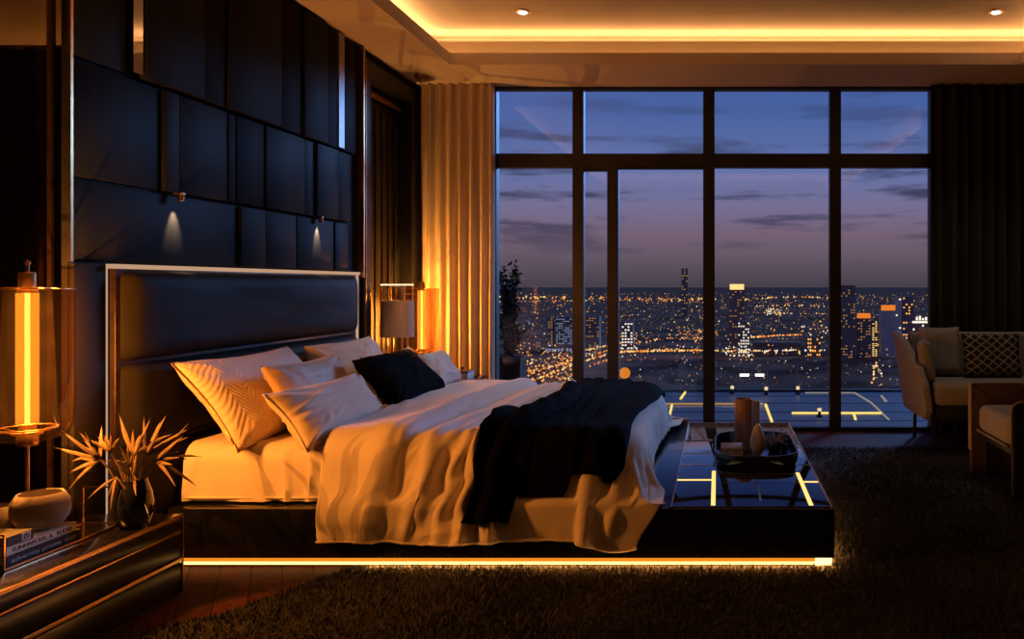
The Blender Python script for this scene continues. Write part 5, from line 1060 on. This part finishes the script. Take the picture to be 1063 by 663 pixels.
bm = B(); lathe(bm, (.325, 4.70, zf), [(.001, 0), (.03, 0), (.04, .02), (.042, .05), (.036, .06), (.034, .056), (.036, .03), (.001, .02)], 28); put('pot', bm, M['darkglass'], fp, smooth=60)
bm = B(); rnd = random.Random(9)
for k in range(26):
    a = rnd.uniform(0, 2*PI); e = rnd.uniform(.35, 1.3); L = rnd.uniform(.05, .105)
    b0 = Vector((.325, 4.70, zf+.04)); d = Vector((math.cos(a)*math.cos(e), math.sin(a)*math.cos(e), math.sin(e)))
    tube(bm, [b0, b0+d*L*.6+Vector((0, 0, .01)), b0+d*L], .0018, 5)
    p = b0+d*L; bmesh.ops.create_icosphere(bm, subdivisions=1, radius=rnd.uniform(.004, .007), matrix=Matrix.Translation(p))
put('twigs', bm, mat('copper twigs', (.55, .30, .20), .5, .2, var=.3, vscale=30), fp, smooth=60)
bm = B(); lathe(bm, (.372, 4.60, zf), [(.001, 0), (.018, 0), (.019, .003), (.019, .062), (.017, .062), (.017, .006), (.001, .005)], 28)
single('tea_glass', bm, M['darkglass'], 'small dark glass tumbler at the right end of the black tray', 'glass', (.372, 4.60, zf), smooth=40)

# ================================================================== SOFA
sf = thing('sofa', 'taupe two seat sofa with flared arms in front of the dark curtain at right', 'sofa', (2.1, 6.35, 0))
bm = B(); box(bm, 1.62, 2.72, 6.08, 6.70, .22, .35, bev=.012); put('seat_frame', bm, M['black_matte'], sf, smooth=30)
bm = B(); box(bm, 1.60, 2.68, 6.03, 6.60, .35, .52, bev=.045, seg=4)
put('seat_cushion', bm, M['sofa'], sf, smooth=60)
def arm(sgn, x_in, x_out_top):
    """flared arm shell: outline in side view, leaning outwards towards the top"""
    bm = B(); out = [(6.02, .33), (6.02, .50), (6.10, .62), (6.45, .80), (6.72, .87), (6.76, .87), (6.76, .24), (6.10, .24)]
    for th, xo in ((0, 0),):
        pass
    def X(z, o): return x_in+(x_out_top-x_in)*max(0, (z-.3))/.57+o*sgn
    a = [bm.verts.new((X(z, 0), y, z)) for y, z in out]; b = [bm.verts.new((X(z, .06), y, z)) for y, z in out]
    n = len(out)
    for k in range(n): bm.faces.new((a[k], a[(k+1) % n], b[(k+1) % n], b[k]))
    bm.faces.new(a); bm.faces.new(b)
    bmesh.ops.bevel(bm, geom=list(bm.edges), offset=.014, segments=3, profile=.5, affect='EDGES')
    return put('arm', bm, M['sofa'], sf, smooth=40)
arm(-1, 1.595, 1.50); arm(1, 2.69, 2.74)
bm = B(); box(bm, 1.56, 2.74, 6.62, 6.76, .24, .86, bev=.03, seg=3); put('backrest', bm, M['sofa'], sf, smooth=50)
for x0, x1 in ((1.585, 1.625), (2.66, 2.70)):
    bm = B(); bar(bm, (x0-.02, 6.06, .50), (x0+.035, 6.06, .0), .022, .03); put('leg', bm, M['black_matte'], sf)
    bm = B(); bar(bm, (x0+.03, 6.70, .24), (x0+.03, 6.72, .0), .022, .03); put('leg', bm, M['black_matte'], sf)
def cushion_at(label, c, w, h, T, m, yaw, pitch, seed, roll=0):
    N = 26; bm = B(); c = Vector(c)
    R = Matrix.Rotation(math.radians(yaw), 3, 'Z')@Matrix.Rotation(math.radians(pitch), 3, 'X')@Matrix.Rotation(math.radians(roll), 3, 'Y')
    vs = {}
    for side in (1, -1):
        for i in range(N+1):
            for j in range(N+1):
                s, t_ = i/N*2-1, j/N*2-1
                if side == -1 and (i in (0, N) or j in (0, N)): vs[(side, i, j)] = vs[(1, i, j)]; continue
                th = T/2*(max(0, (1-s**6)*(1-t_**6)))**.5
                x = s*w/2*(1-.05*math.cos(PI/2*t_)); z_ = t_*h/2*(1-.05*math.cos(PI/2*s))
                th *= 1+.08*nz(s*2, t_*2, seed)
                vs[(side, i, j)] = bm.verts.new(c+R@Vector((x, -side*th, z_)))
        for i in range(N):
            for j in range(N): bm.faces.new((vs[(side, i, j)], vs[(side, i+1, j)], vs[(side, i+1, j+1)], vs[(side, i, j+1)]))
    return single('cushion', bm, m, label, 'cushion', c, 'cushions on the sofa', smooth=180)
cushion_at('plain taupe square cushion against the sofa back, left of the patterned cushion', (1.765, 6.51, .715), .33, .40, .12, M['sofa'], 0, -10, 2)
cushion_at('taupe cushion leaning against the left arm of the sofa, seen edge on', (1.600, 6.29, .665), .34, .32, .11, M['sofa'], 78, -8, 6)
# lattice pattern
lat = mat('lattice weave', (.03, .027, .026), .85, 0, .2)
nt = lat.node_tree; p = nt.nodes['Principled BSDF']; tc = nt.nodes.new('ShaderNodeTexCoord'); outs = []
vz = nt.nodes.new('ShaderNodeTexNoise'); vz.inputs['Scale'].default_value = 9; nt.links.new(tc.outputs['Object'], vz.inputs['Vector'])
mxv = nt.nodes.new('ShaderNodeVectorMath'); mxv.operation = 'MULTIPLY_ADD'; mxv.inputs[1].default_value = (.03, .03, .03); nt.links.new(vz.outputs['Color'], mxv.inputs[0]); nt.links.new(tc.outputs['Object'], mxv.inputs[2])
for an in (52, -52):
    mp = nt.nodes.new('ShaderNodeMapping'); mp.inputs['Rotation'].default_value = (0, math.radians(an), 0); nt.links.new(mxv.outputs[0], mp.inputs[0])
    w = nt.nodes.new('ShaderNodeTexWave'); w.inputs['Scale'].default_value = 6.2; w.bands_direction = 'X'; nt.links.new(mp.outputs[0], w.inputs['Vector']); outs.append(w.outputs['Fac'])
mxm = nt.nodes.new('ShaderNodeMath'); mxm.operation = 'MAXIMUM'; nt.links.new(outs[0], mxm.inputs[0]); nt.links.new(outs[1], mxm.inputs[1])
rp = nt.nodes.new('ShaderNodeValToRGB'); rp.color_ramp.elements[0].position = .86; rp.color_ramp.elements[0].color = (.012, .011, .011, 1); rp.color_ramp.elements[1].position = .95; rp.color_ramp.elements[1].color = (.19, .165, .15, 1)
nt.links.new(mxm.outputs[0], rp.inputs['Fac']); nt.links.new(rp.outputs['Color'], p.inputs['Base Color'])
cushion_at('black oblong cushion with a pale lattice pattern on the right of the sofa', (2.155, 6.44, .695), .46, .345, .12, lat, 0, -12, 9)

# ================================================================== ARMCHAIR
ac = thing('armchair', 'brown and taupe armchair with black frame in front of the sofa at right', 'armchair', (2.0, 5.03, 0))
def loop_panel(y0, y1, x0, x1, z1, r, m, name, lab=None):
    out = [(x0, .02), (x0, z1-r)]
    for k in range(1, 7):
        a = PI/2*k/6; out.append((x0+r-r*math.cos(a), z1-r+r*math.sin(a)))
    out += [(x1, z1), (x1, .02)]
    bm = B(); a = [bm.verts.new((x, y0, z)) for x, z in out]; b = [bm.verts.new((x, y1, z)) for x, z in out]; n = len(out)
    for k in range(n): bm.faces.new((a[k], a[(k+1) % n], b[(k+1) % n], b[k]))
    bm.faces.new(a); bm.faces.new(b)
    bmesh.ops.bevel(bm, geom=[e for e in bm.edges if e.calc_length() > .02], offset=.006, segments=2, affect='EDGES')
    return put(name, bm, m, ac, smooth=40, label=lab)
loop_panel(5.33, 5.375, 1.655, 2.45, .605, .006, M['brown_leather'], 'arm_panel', 'brown leather far arm')
loop_panel(4.70, 4.745, 1.70, 2.45, .565, .05, M['black_matte'], 'arm_panel', 'black near arm with rounded corner')
bm = B()
pts = [(1.694, 4.722, .30)]+[(1.694, 4.722, .505)]+[(1.694+.055-.055*math.cos(PI/2*k/5), 4.722, .515+.055*math.sin(PI/2*k/5)) for k in range(6)]+[(2.45, 4.722, .570)]
tube(bm, pts, .007, 8); put('arm_trim', bm, M['edge_fabric'], ac, smooth=60)
bm = B(); box(bm, 1.645, 1.656, 5.325, 5.38, .17, .605, bev=.003); put('arm_edge', bm, M['edge_fabric'], ac)
bm = B(); box(bm, 1.685, 2.36, 4.76, 5.315, .30, .475, bev=.05, seg=4)
put('seat_cushion', bm, M['sofa'], ac, smooth=60)
bm = B(); box(bm, 1.70, 2.40, 4.75, 5.325, .255, .30, bev=.006); put('seat_frame', bm, M['black_matte'], ac, smooth=30)
bm = B(); tube(bm, [(1.688, 4.77, .305), (1.686, 5.31, .305)], .007, 8); put('piping', bm, M['edge_fabric'], ac)
bm = B(); box(bm, 2.34, 2.46, 4.75, 5.325, .26, .72, bev=.03, seg=3); put('backrest', bm, M['brown_leather'], ac, smooth=50)
for x, y in ((1.74, 5.28), (2.40, 5.28)):
    bm = B(); bar(bm, (x, y, .012), (x, y, .26), .03); put('leg', bm, M['black_matte'], ac)

# ================================================================== TERRACE
bm = B(); box(bm, -5.5, 6.5, 7.05, 9.75, -.25, -.02)
terr = struct('terrace_floor', bm, M['terrace'])
bm = B()
for y in (7.25, 7.62, 8.15, 8.75, 9.3): box(bm, -5.4, 6.4, y, y+.02, -.0205, -.017)
for k in range(14): box(bm, -5.0+k*.85, -4.98+k*.85, 7.06, 7.25, -.0205, -.017)
put('tile_joint', bm, M['terrace_joint'], terr)
bm = B(); box(bm, -5.5, 6.5, 9.70, 9.80, -.25, .0); put('edge_kerb', bm, M['terrace_joint'], terr)
GL = 'light strips set in the terrace floor'
def gp(px, py, z=-.015):
    y = (CZ-z)*F/(py-CY); return ((px-CX)*y/F, y)
def floor_strip(label, a, b, w, m):
    (x0, y0), (x1, y1) = a, b
    bm = B(); bar(bm, (x0, y0, -.014), (x1, y1, -.014), w*.75, .012)
    return single('floor_light_strip', bm, m, label, 'light strip', ((x0+x1)/2, (y0+y1)/2, -.02), GL)
dim = emis('dim yellow lamp strip', (1, .62, .2), .45); pale = emis('pale lamp strip', (.85, .8, .75), .32)
S = [('short yellow floor strip on the terrace just right of the throw blanket, nearer one', (-.48, 8.60), (-.46, 7.75), .028, M['inlay']),
     ('short yellow floor strip on the terrace right of the throw blanket, farther one', (-.38, 9.62), (-.41, 9.05), .028, M['inlay']),
     ('thin dim amber line running across the terrace behind the bench', (-1.1, 8.68), (.48, 8.68), .022, dim),
     ('yellow floor strip on the terrace right behind the wooden vase, pointing to the city', (.505, 8.64), (.50, 7.55), .03, M['inlay']),
     ('long bright yellow floor strip crossing the terrace at right', (.73, 8.05), (1.62, 8.05), .07, M['inlay']),
     ('short yellow branch coming towards the room from the long bright terrace strip', (1.33, 8.0), (1.29, 7.66), .03, M['inlay']),
     ('thin pale line at the far edge of the terrace at right', (1.02, 9.55), (1.60, 9.55), .03, pale),
     ('thin pale slanting line at the right end of the terrace edge', (1.60, 9.55), (1.64, 8.72), .025, pale),
     ('short white floor strip near the sofa arm on the terrace', (1.86, 9.3), (1.82, 8.85), .035, pale),
     ('thin pale line running towards the sofa from the bright terrace strip', (1.64, 8.7), (1.60, 7.65), .02, pale)]
for s in S: floor_strip(*s)
def bollard(label, x, y, s=.5):
    t = thing('bollard_light', label, 'outdoor light', (x, y, -.02), 'small bollard lights on the terrace')
    bm = B(); lathe(bm, (x, y, -.02), [(.03, 0), (.03, .012), (.014, .016), (.014, .045), (.02, .05)], 16); put('bollard_base', bm, M['black_matte'], t)
    bm = B(); lathe(bm, (x, y, .03), [(.018, 0), (.022, .02), (.018, .07*s), (.002, .08*s)], 16); put('glowing_head', bm, emis('bollard lamp', (1, .78, .42), .9), t, smooth=60)
bollard('small glowing bollard at the terrace edge left of the white light frame', .17, 9.55)
bollard('small glowing bollard at the terrace edge under the right post of the white light frame', .56, 9.45)
bollard('small glowing bollard at the terrace edge right of the white light frame', .93, 9.5)
bollard('small white bollard in front of the long bright terrace strip', .98, 7.88, .4)
fr = thing('light_frame', 'slender white outdoor frame with two bright lamps at the terrace edge behind the vases', 'outdoor light', (.41, 9.6, 0))
fx0, fx1, fz = wx(768, 9.6), wx(796, 9.6), .19
bm = B(); bar(bm, (fx0, 9.6, -.01), (fx0, 9.6, fz), .010); bar(bm, (fx1, 9.6, -.01), (fx1, 9.6, fz), .010); bar(bm, (fx0-.005, 9.6, fz), (fx1+.005, 9.6, fz), .010)
put('posts', bm, mat('pale painted metal', (.30, .31, .34), .4, .2, var=.1), fr)
for a, b in ((768, 777.5), (784, 793)):
    bm = B(); box(bm, wx(a, 9.6), wx(b, 9.6), 9.57, 9.59, fz-.016, fz+.014); put('lamp_head', bm, emis('white frame lamp', (1, .93, .8), 2.0), fr, label='bright white lamp')
bm = B(); bmesh.ops.create_uvsphere(bm, u_segments=24, v_segments=14, radius=.062, matrix=Matrix.Translation((wx(648.5, 9.0), 9.0, .275)))
gl = single('globe_lantern', bm, emis('orange globe glass', (1, .30, .03), .75), 'glowing orange globe lantern on a thin post outside, above the throw blanket', 'lantern', (wx(648.5, 9.0), 9.0, -.02), smooth=180)
bm = B(); tube(bm, [(wx(648.5, 9.0), 9.0, -.02), (wx(648.5, 9.0), 9.0, .215)], .008); lathe(bm, (wx(648.5, 9.0), 9.0, -.02), [(.05, 0), (.05, .01), (.01, .014)], 20); put('post', bm, M['black_matte'], gl)

# shrub in a planter outside the window, beside the beige curtain
qx, qy = wx(529, 7.55), 7.55
sh = thing('potted_shrub', 'dark leafy shrub in a black planter outside the window beside the beige curtain', 'plant', (qx, qy, -.02))
bm = B()
loops = []
for w, z_ in ((.105, -.02), (.118, .30), (.132, .565), (.132, .58), (.120, .58), (.118, .55)):
    loops.append([bm.verts.new((qx+x*w, qy+y*w, z_)) for x, y in ((-1, -1), (1, -1), (1, 1), (-1, 1))])
for a, b in zip(loops, loops[1:]):
    for k in range(4): bm.faces.new((a[k], a[(k+1) % 4], b[(k+1) % 4], b[k]))
bm.faces.new(loops[0]); bm.faces.new(loops[-1]); put('planter', bm, M['planter'], sh)
bm = B(); rnd = random.Random(31); tips = []
for k in range(34):
    a = rnd.uniform(0, 2*PI); h = rnd.uniform(.25, .95)
    p = [Vector((qx+rnd.uniform(-.03, .03), qy+rnd.uniform(-.03, .03), .55))]
    rr = rnd.uniform(.06, .23)*(1.1-.55*h)
    for q in range(1, 6): u = q/5; p.append(Vector((qx+math.cos(a)*rr*u**1.3+rnd.uniform(-.012, .012), qy+math.sin(a)*rr*u**1.3, .55+h*u)))
    tube(bm, p, [.005*(1-.13*i) for i in range(6)], 5); tips.append(p)
put('branches', bm, M['leaf'], sh)
bm = B()
for p in tips:
    for q in range(46):
        u = rnd.uniform(.12, 1)*5; i = min(4, int(u)); b0 = p[i].lerp(p[i+1], u-i)
        d = Vector((rnd.uniform(-1, 1), rnd.uniform(-1, 1), rnd.uniform(-.5, 1))).normalized(); s = d.orthogonal().normalized(); L = rnd.uniform(.03, .06); w = L*.32
        n_ = d.cross(s)*L*.12
        v = [bm.verts.new(c_) for c_ in (b0, b0+d*L*.45+s*w+n_, b0+d*L, b0+d*L*.45-s*w+n_)]
        bm.faces.new(v)
put('foliage', bm, M['leaf'], sh, label='small dark leaves')

# ================================================================== CITY FAR BELOW
GZ = CZ-60.0
def cg(px, py):
    y = 60.0*F/(py-CY); return (px-CX)*y/F, y
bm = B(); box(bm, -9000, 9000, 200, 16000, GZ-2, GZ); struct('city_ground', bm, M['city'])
lights = [emis('amber street lamp', (1, .42, .08), 1.4, False), emis('orange street lamp', (1, .26, .03), .9, False), emis('white street lamp', (1, .9, .75), 1.2, False),
          emis('dim amber window', (1, .5, .16), .35, False), emis('yellow street lamp', (1, .66, .22), 1.3, False), emis('faint blue window', (.5, .62, 1), .4, False)]
LV, LF, LM = [], [], []
rnd = random.Random(77)
TB = [(568, 574, 362), (577, 596, 362), (566, 597, 366), (608, 622, 364), (645, 657, 366), (707, 714.5, 330), (757, 773, 368), (766, 778, 370), (872, 888, 372), (890, 904, 371), (905, 911, 370), (915, 930, 371), (929, 936, 368), (937, 948, 352), (947, 966, 374), (783, 831, 368), (838, 852, 370)]
FP = []
for a_, b_, p_ in TB:
    y_ = 60.0*F/(p_-CY); w_ = (b_-a_)*y_/F; FP.append(((a_-CX)*y_/F-5, (b_-CX)*y_/F+5, y_-5, y_+w_+5))
def lamp(x, y, s, mi, h=6):
    """an octahedral lantern on the city ground, s = angular size in pixels"""
    if any(a_ < x < b_ and c_ < y < d_ for a_, b_, c_, d_ in FP): return
    r = s*y/F*.5; n = len(LV); z = GZ+h
    LV.extend(((x-r, y, z), (x+r, y, z), (x, y-r, z), (x, y+r, z), (x, y, z-r), (x, y, z+r)))
    for f in ((0, 2, 5), (2, 1, 5), (1, 3, 5), (3, 0, 5), (2, 0, 4), (1, 2, 4), (3, 1, 4), (0, 3, 4)):
        LF.append((n+f[0], n+f[1], n+f[2])); LM.append(mi)
def wc(*w):
    t = rnd.random()*sum(w)
    for i, a in enumerate(w):
        t -= a
        if t < 0: return i
    return 0
def scatter(px0, px1, py0, py1, n, w, s0=.7, s1=1.7):
    for k in range(n):
        px, py = rnd.uniform(px0, px1), rnd.uniform(py0, py1); x, y = cg(px, py)
        lamp(x, y, s0+(s1-s0)*rnd.random()**2.5, wc(*w), rnd.uniform(1, 10))
def road(pts, gap, w, width=1.0, s0=1.0, s1=2.2, drop=.1):
    P = [cg(*p) for p in pts]
    for (xa, ya), (xb, yb), (pa, _), (pb, __) in zip(P, P[1:], pts, pts[1:]):
        n = max(2, int(math.hypot(pb-pa, __-_)/gap))
        for k in range(n):
            if rnd.random() < drop: continue
            u = (k+rnd.uniform(-.3, .3))/n; x, y = xa+(xb-xa)*u, ya+(yb-ya)*u
            lamp(x+rnd.uniform(-1, 1)*width, y+rnd.uniform(-1, 1)*width, rnd.uniform(s0, s1), wc(*w))
# open scatter over the plain
scatter(500, 1000, 318, 345, 900, (4, 2, 1, 6, 1, 1), .6, 1.5)
scatter(500, 1000, 345, 372, 700, (4, 3, 2, 6, 2, 2), .7, 1.8)
scatter(640, 1000, 372, 412, 420, (3, 3, 3, 8, 2, 3), .6, 1.5)
scatter(500, 1000, 305, 318, 650, (5, 3, 0, 5, 1, 0), .6, 1.3)
# roads and bright clusters
for o in (0, 1.6): road([(500, 309+o), (560, 309.5+o), (620, 310+o), (745, 312+o)], 4, (4, 4, 0, 1, 3), 25, 1.1, 2.3)
road([(500, 315), (590, 314), (640, 313), (742, 316)], 3, (4, 3, 0, 1, 2), 20, .8, 1.6)
road([(770, 313), (800, 310), (835, 309.5), (860, 311), (885, 314)], 2.4, (3, 2, 1, 0, 5), 20, .9, 2.0)
road([(785, 320), (840, 319), (870, 322)], 3, (3, 1, 2, 1, 4), 15, .8, 1.8); road([(783, 327), (800, 328), (860, 329)], 3.6, (3, 1, 3, 2, 3), 15, .9, 2.0)
scatter(795, 812, 324, 330, 40, (1, 0, 4, 0, 5), 1, 2.2)
road([(548, 408), (575, 396), (600, 386), (622, 378), (650, 372.5), (700, 371.5), (745, 371)], 1.25, (4, 4, 0, 0, 4), 1.6, 1.2, 2.8)
road([(545, 400), (575, 389), (600, 380), (640, 369)], 1.5, (4, 4, 0, 0, 2), 2.0, 1.2, 2.6)
road([(575, 408), (600, 394), (622, 385), (642, 379)], 1.6, (4, 5, 0, 0, 2), 1.6, 1.0, 2.4)
scatter(536, 602, 378, 408, 300, (5, 6, 0, 1, 3), 1.0, 2.6)
scatter(536, 640, 362, 376, 90, (4, 4, 1, 1, 2), 1, 2)
road([(605, 372), (622, 367), (640, 365)], 1.4, (1, 1, 0, 0, 6), 2, 1.2, 2.6)
road([(645, 373), (700, 370), (745, 371)], 2.0, (3, 5, 1, 1, 2), 7, 1.1, 2.6); road([(660, 363), (690, 357), (740, 357)], 2.6, (3, 4, 1, 1, 2), 7, 1.0, 2.2)
road([(745, 372), (800, 371.5), (860, 370)], 1.5, (2, 2, 4, 0, 5), 6, 1.1, 2.7); road([(868, 370), (905, 370), (948, 368)], 1.2, (3, 2, 2, 0, 6), 6, 1.2, 2.8)
road([(780, 356), (805, 354), (832, 353)], 1.2, (2, 6, 0, 0, 1), 2, 1.3, 2.6)
scatter(868, 950, 360, 371, 170, (4, 2, 2, 1, 5), 1, 2.6)
scatter(905, 916, 388, 404, 26, (2, 1, 2, 0, 5), 1, 2.8); scatter(752, 782, 366, 376, 50, (1, 1, 6, 0, 3), 1.1, 2.6)
scatter(832, 866, 340, 352, 26, (1, 1, 4, 1, 2), 1, 2.4); scatter(640, 662, 352, 372, 70, (1, 3, 5, 0, 2), 1, 2.4)
scatter(700, 745, 345, 356, 60, (3, 5, 1, 1, 1), 1, 2)
me = bpy.data.meshes.new('city_street_lights'); me.from_pydata(LV, [], LF)
for m in lights: me.materials.append(m)
me.polygons.foreach_set('material_index', LM)
cl = bpy.data.objects.new('city_street_lights', me); C.objects.link(cl)
tag(cl, 'thousands of tiny amber and white lights scattered over the distant city plain', 'city lights', kind='stuff')

def tower(name, label, px0, px1, pyt, pyb, nx, nz_, lit, mi, facade='facade', depth=1.0, cap=None, seed=1, extra=None, crown=None):
    x0, y = cg(px0, pyb); x1, _ = cg(px1, pyb); top = CZ+(CY-pyt)*y/F; w = x1-x0
    t = thing(name, label, 'building', ((x0+x1)/2, y, GZ))
    bm = B(); box(bm, x0, x1, y, y+w*depth, GZ, top); box(bm, x0-w*.02, x1+w*.02, y-w*.02, y+w*depth, top, top+w*.06)
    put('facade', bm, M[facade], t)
    r = random.Random(seed); first = None; n = 0
    sx, sz = w*.3/nx, (top-GZ)*.235/nz_
    for i in range(nx):
        for j in range(nz_):
            if r.random() > lit or n >= 100: continue
            p = Vector((x0+w*(i+.5)/nx, y-w*.006, GZ+(top-GZ)*(j+.485)/nz_)); n += 1
            if first is None:
                bm = B(); box(bm, p.x-sx, p.x+sx, y-w*.012, y, p.z-sz, p.z+sz)
                first = put('lit_window', bm, lights[mi], t, origin=p)
            else:
                o = first.copy(); C.objects.link(o); o.parent = t; o.location = p-wloc(t)
    if crown is not None:
        bm = B(); box(bm, x0+w*.04, x1-w*.04, y-w*.03, y+w*.3, top+w*.06, top+w*.42); put('lit_crown', bm, lights[crown], t, label='brightly lit roof crown')
    if extra: extra(t, x0, x1, y, top)
    return t
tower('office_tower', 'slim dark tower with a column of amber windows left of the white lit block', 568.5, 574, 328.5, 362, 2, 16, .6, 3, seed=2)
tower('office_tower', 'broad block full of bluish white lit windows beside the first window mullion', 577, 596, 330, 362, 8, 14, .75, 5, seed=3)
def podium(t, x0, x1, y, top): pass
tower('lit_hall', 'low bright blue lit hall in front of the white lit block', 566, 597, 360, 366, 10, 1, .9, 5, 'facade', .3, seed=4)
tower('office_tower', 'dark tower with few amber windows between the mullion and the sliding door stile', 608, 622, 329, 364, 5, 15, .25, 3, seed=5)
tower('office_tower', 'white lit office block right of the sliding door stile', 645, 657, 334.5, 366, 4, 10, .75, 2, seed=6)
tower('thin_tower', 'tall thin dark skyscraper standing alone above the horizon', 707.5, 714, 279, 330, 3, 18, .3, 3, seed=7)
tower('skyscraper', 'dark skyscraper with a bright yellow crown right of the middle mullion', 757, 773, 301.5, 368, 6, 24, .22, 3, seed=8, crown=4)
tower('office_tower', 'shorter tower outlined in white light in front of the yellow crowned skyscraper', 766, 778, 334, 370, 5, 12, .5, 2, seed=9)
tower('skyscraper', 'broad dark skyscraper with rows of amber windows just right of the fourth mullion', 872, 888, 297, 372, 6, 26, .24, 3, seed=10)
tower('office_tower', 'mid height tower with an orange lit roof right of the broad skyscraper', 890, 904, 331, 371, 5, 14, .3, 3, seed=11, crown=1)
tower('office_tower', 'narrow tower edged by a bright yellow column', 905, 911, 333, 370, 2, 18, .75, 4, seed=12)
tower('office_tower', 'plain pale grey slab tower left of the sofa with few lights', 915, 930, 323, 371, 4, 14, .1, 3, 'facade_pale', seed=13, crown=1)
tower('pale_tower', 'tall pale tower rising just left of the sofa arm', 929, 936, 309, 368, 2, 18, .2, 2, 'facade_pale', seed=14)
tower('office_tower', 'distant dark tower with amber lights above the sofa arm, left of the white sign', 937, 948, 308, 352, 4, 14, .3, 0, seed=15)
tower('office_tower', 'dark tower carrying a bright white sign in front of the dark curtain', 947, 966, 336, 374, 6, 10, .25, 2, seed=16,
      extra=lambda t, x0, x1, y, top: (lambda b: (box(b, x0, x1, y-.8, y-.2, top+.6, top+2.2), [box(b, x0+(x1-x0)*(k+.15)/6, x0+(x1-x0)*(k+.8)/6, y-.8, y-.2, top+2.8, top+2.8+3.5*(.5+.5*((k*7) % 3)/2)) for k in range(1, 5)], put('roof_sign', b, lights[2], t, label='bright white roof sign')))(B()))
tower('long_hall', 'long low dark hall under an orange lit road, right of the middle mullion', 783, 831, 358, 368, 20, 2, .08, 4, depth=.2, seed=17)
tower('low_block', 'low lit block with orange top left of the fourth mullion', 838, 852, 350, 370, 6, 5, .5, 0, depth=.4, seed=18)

# ================================================================== SKY, ADDED MOON, CAMERA
w = bpy.data.worlds.new('evening sky'); SC.world = w; w.use_nodes = True; nt = w.node_tree; nt.nodes.clear()
out = nt.nodes.new('ShaderNodeOutputWorld'); bg = nt.nodes.new('ShaderNodeBackground'); tc = nt.nodes.new('ShaderNodeTexCoord')
sp = nt.nodes.new('ShaderNodeSeparateXYZ'); nt.links.new(tc.outputs['Generated'], sp.inputs[0])
def srgb(r, g, b): return tuple(((c/255+.055)/1.055)**2.4 if c > 10 else c/255/12.92 for c in (r, g, b))+(1,)
rp = nt.nodes.new('ShaderNodeValToRGB'); cr = rp.color_ramp
stops = [(0.0, (76, 68, 80)), (.012, (86, 76, 88)), (.035, (108, 92, 108)), (.062, (122, 102, 122)), (.095, (122, 116, 154)), (.135, (102, 118, 172)), (.20, (76, 104, 168)), (.26, (64, 94, 164)), (.5, (44, 68, 132)), (1.0, (40, 62, 126))]
# left half of the sky is duller than the right
while len(cr.elements) < len(stops): cr.elements.new(.5)
for e, (p_, c_) in zip(cr.elements, stops): e.position = p_; e.color = srgb(*c_)
nt.links.new(sp.outputs['Z'], rp.inputs['Fac'])
mp = nt.nodes.new('ShaderNodeMapping'); mp.inputs['Scale'].default_value = (3.2, 3.2, 26); mp.inputs['Rotation'].default_value = (0, math.radians(5), 0)
nt.links.new(tc.outputs['Generated'], mp.inputs[0])
n1 = nt.nodes.new('ShaderNodeTexNoise'); n1.inputs['Scale'].default_value = 1.7; n1.inputs['Detail'].default_value = 6; n1.inputs['Roughness'].default_value = .55
nt.links.new(mp.outputs[0], n1.inputs['Vector'])
cr2 = nt.nodes.new('ShaderNodeValToRGB'); cr2.color_ramp.elements[0].position = .50; cr2.color_ramp.elements[1].position = .62
nt.links.new(n1.outputs['Fac'], cr2.inputs['Fac'])
band = nt.nodes.new('ShaderNodeValToRGB'); be = band.color_ramp.elements     # clouds lie in a low band
be[0].position = .02; be[0].color = (0, 0, 0, 1); be[1].position = .30; be[1].color = (.05, .05, .05, 1)
for p_, v_ in ((.06, .6), (.12, .9), (.16, .75), (.2, .35)):
    e = be.new(p_); e.color = (v_, v_, v_, 1)
nt.links.new(sp.outputs['Z'], band.inputs['Fac'])
mm = nt.nodes.new('ShaderNodeMath'); mm.operation = 'MULTIPLY'; nt.links.new(cr2.outputs['Color'], mm.inputs[0]); nt.links.new(band.outputs['Color'], mm.inputs[1])
mx = nt.nodes.new('ShaderNodeMix'); mx.data_type = 'RGBA'; mx.inputs['B'].default_value = srgb(50, 52, 80)
nt.links.new(mm.outputs[0], mx.inputs['Factor']); nt.links.new(rp.outputs['Color'], mx.inputs['A'])
nt.links.new(mx.outputs['Result'], bg.inputs['Color']); bg.inputs['Strength'].default_value = 1.0; nt.links.new(bg.outputs[0], out.inputs[0])

ml = bpy.data.lights.new('added_moon', 'SUN'); ml.energy = 2.2; ml.color = (.20, .44, 1.0); ml.angle = math.radians(14)  # unseen moon added to light the duvet foot blue
mo = bpy.data.objects.new('added_moon', ml); C.objects.link(mo)
d = Vector((.48, .85, .23)); mo.rotation_euler = d.to_track_quat('Z', 'Y').to_euler(); mo.location = (5, 12, 8)

cam = bpy.data.cameras.new('camera'); co = bpy.data.objects.new('camera', cam); C.objects.link(co)
co.location = (0, 0, CZ); co.rotation_euler = (PI/2, 0, 0)
cam.sensor_fit = 'HORIZONTAL'; cam.sensor_width = 36; cam.lens = F/1063*36
cam.shift_x = -(CX-531.5)/1063; cam.shift_y = -(331.5-CY)/1063
cam.clip_start = .05; cam.clip_end = 20000
SC.camera = co
SC.view_settings.view_transform = 'Standard'; SC.view_settings.look = 'None'; SC.view_settings.gamma = 1; SC.view_settings.exposure = 0
SC.view_settings.use_curve_mapping = False
cy = SC.cycles
cy.use_denoising = True; cy.max_bounces = 8; cy.diffuse_bounces = 4; cy.glossy_bounces = 4; cy.transmission_bounces = 4; cy.transparent_max_bounces = 24
cy.caustics_reflective = False; cy.caustics_refractive = False; cy.sample_clamp_indirect = 2.0; cy.sample_clamp_direct = 0
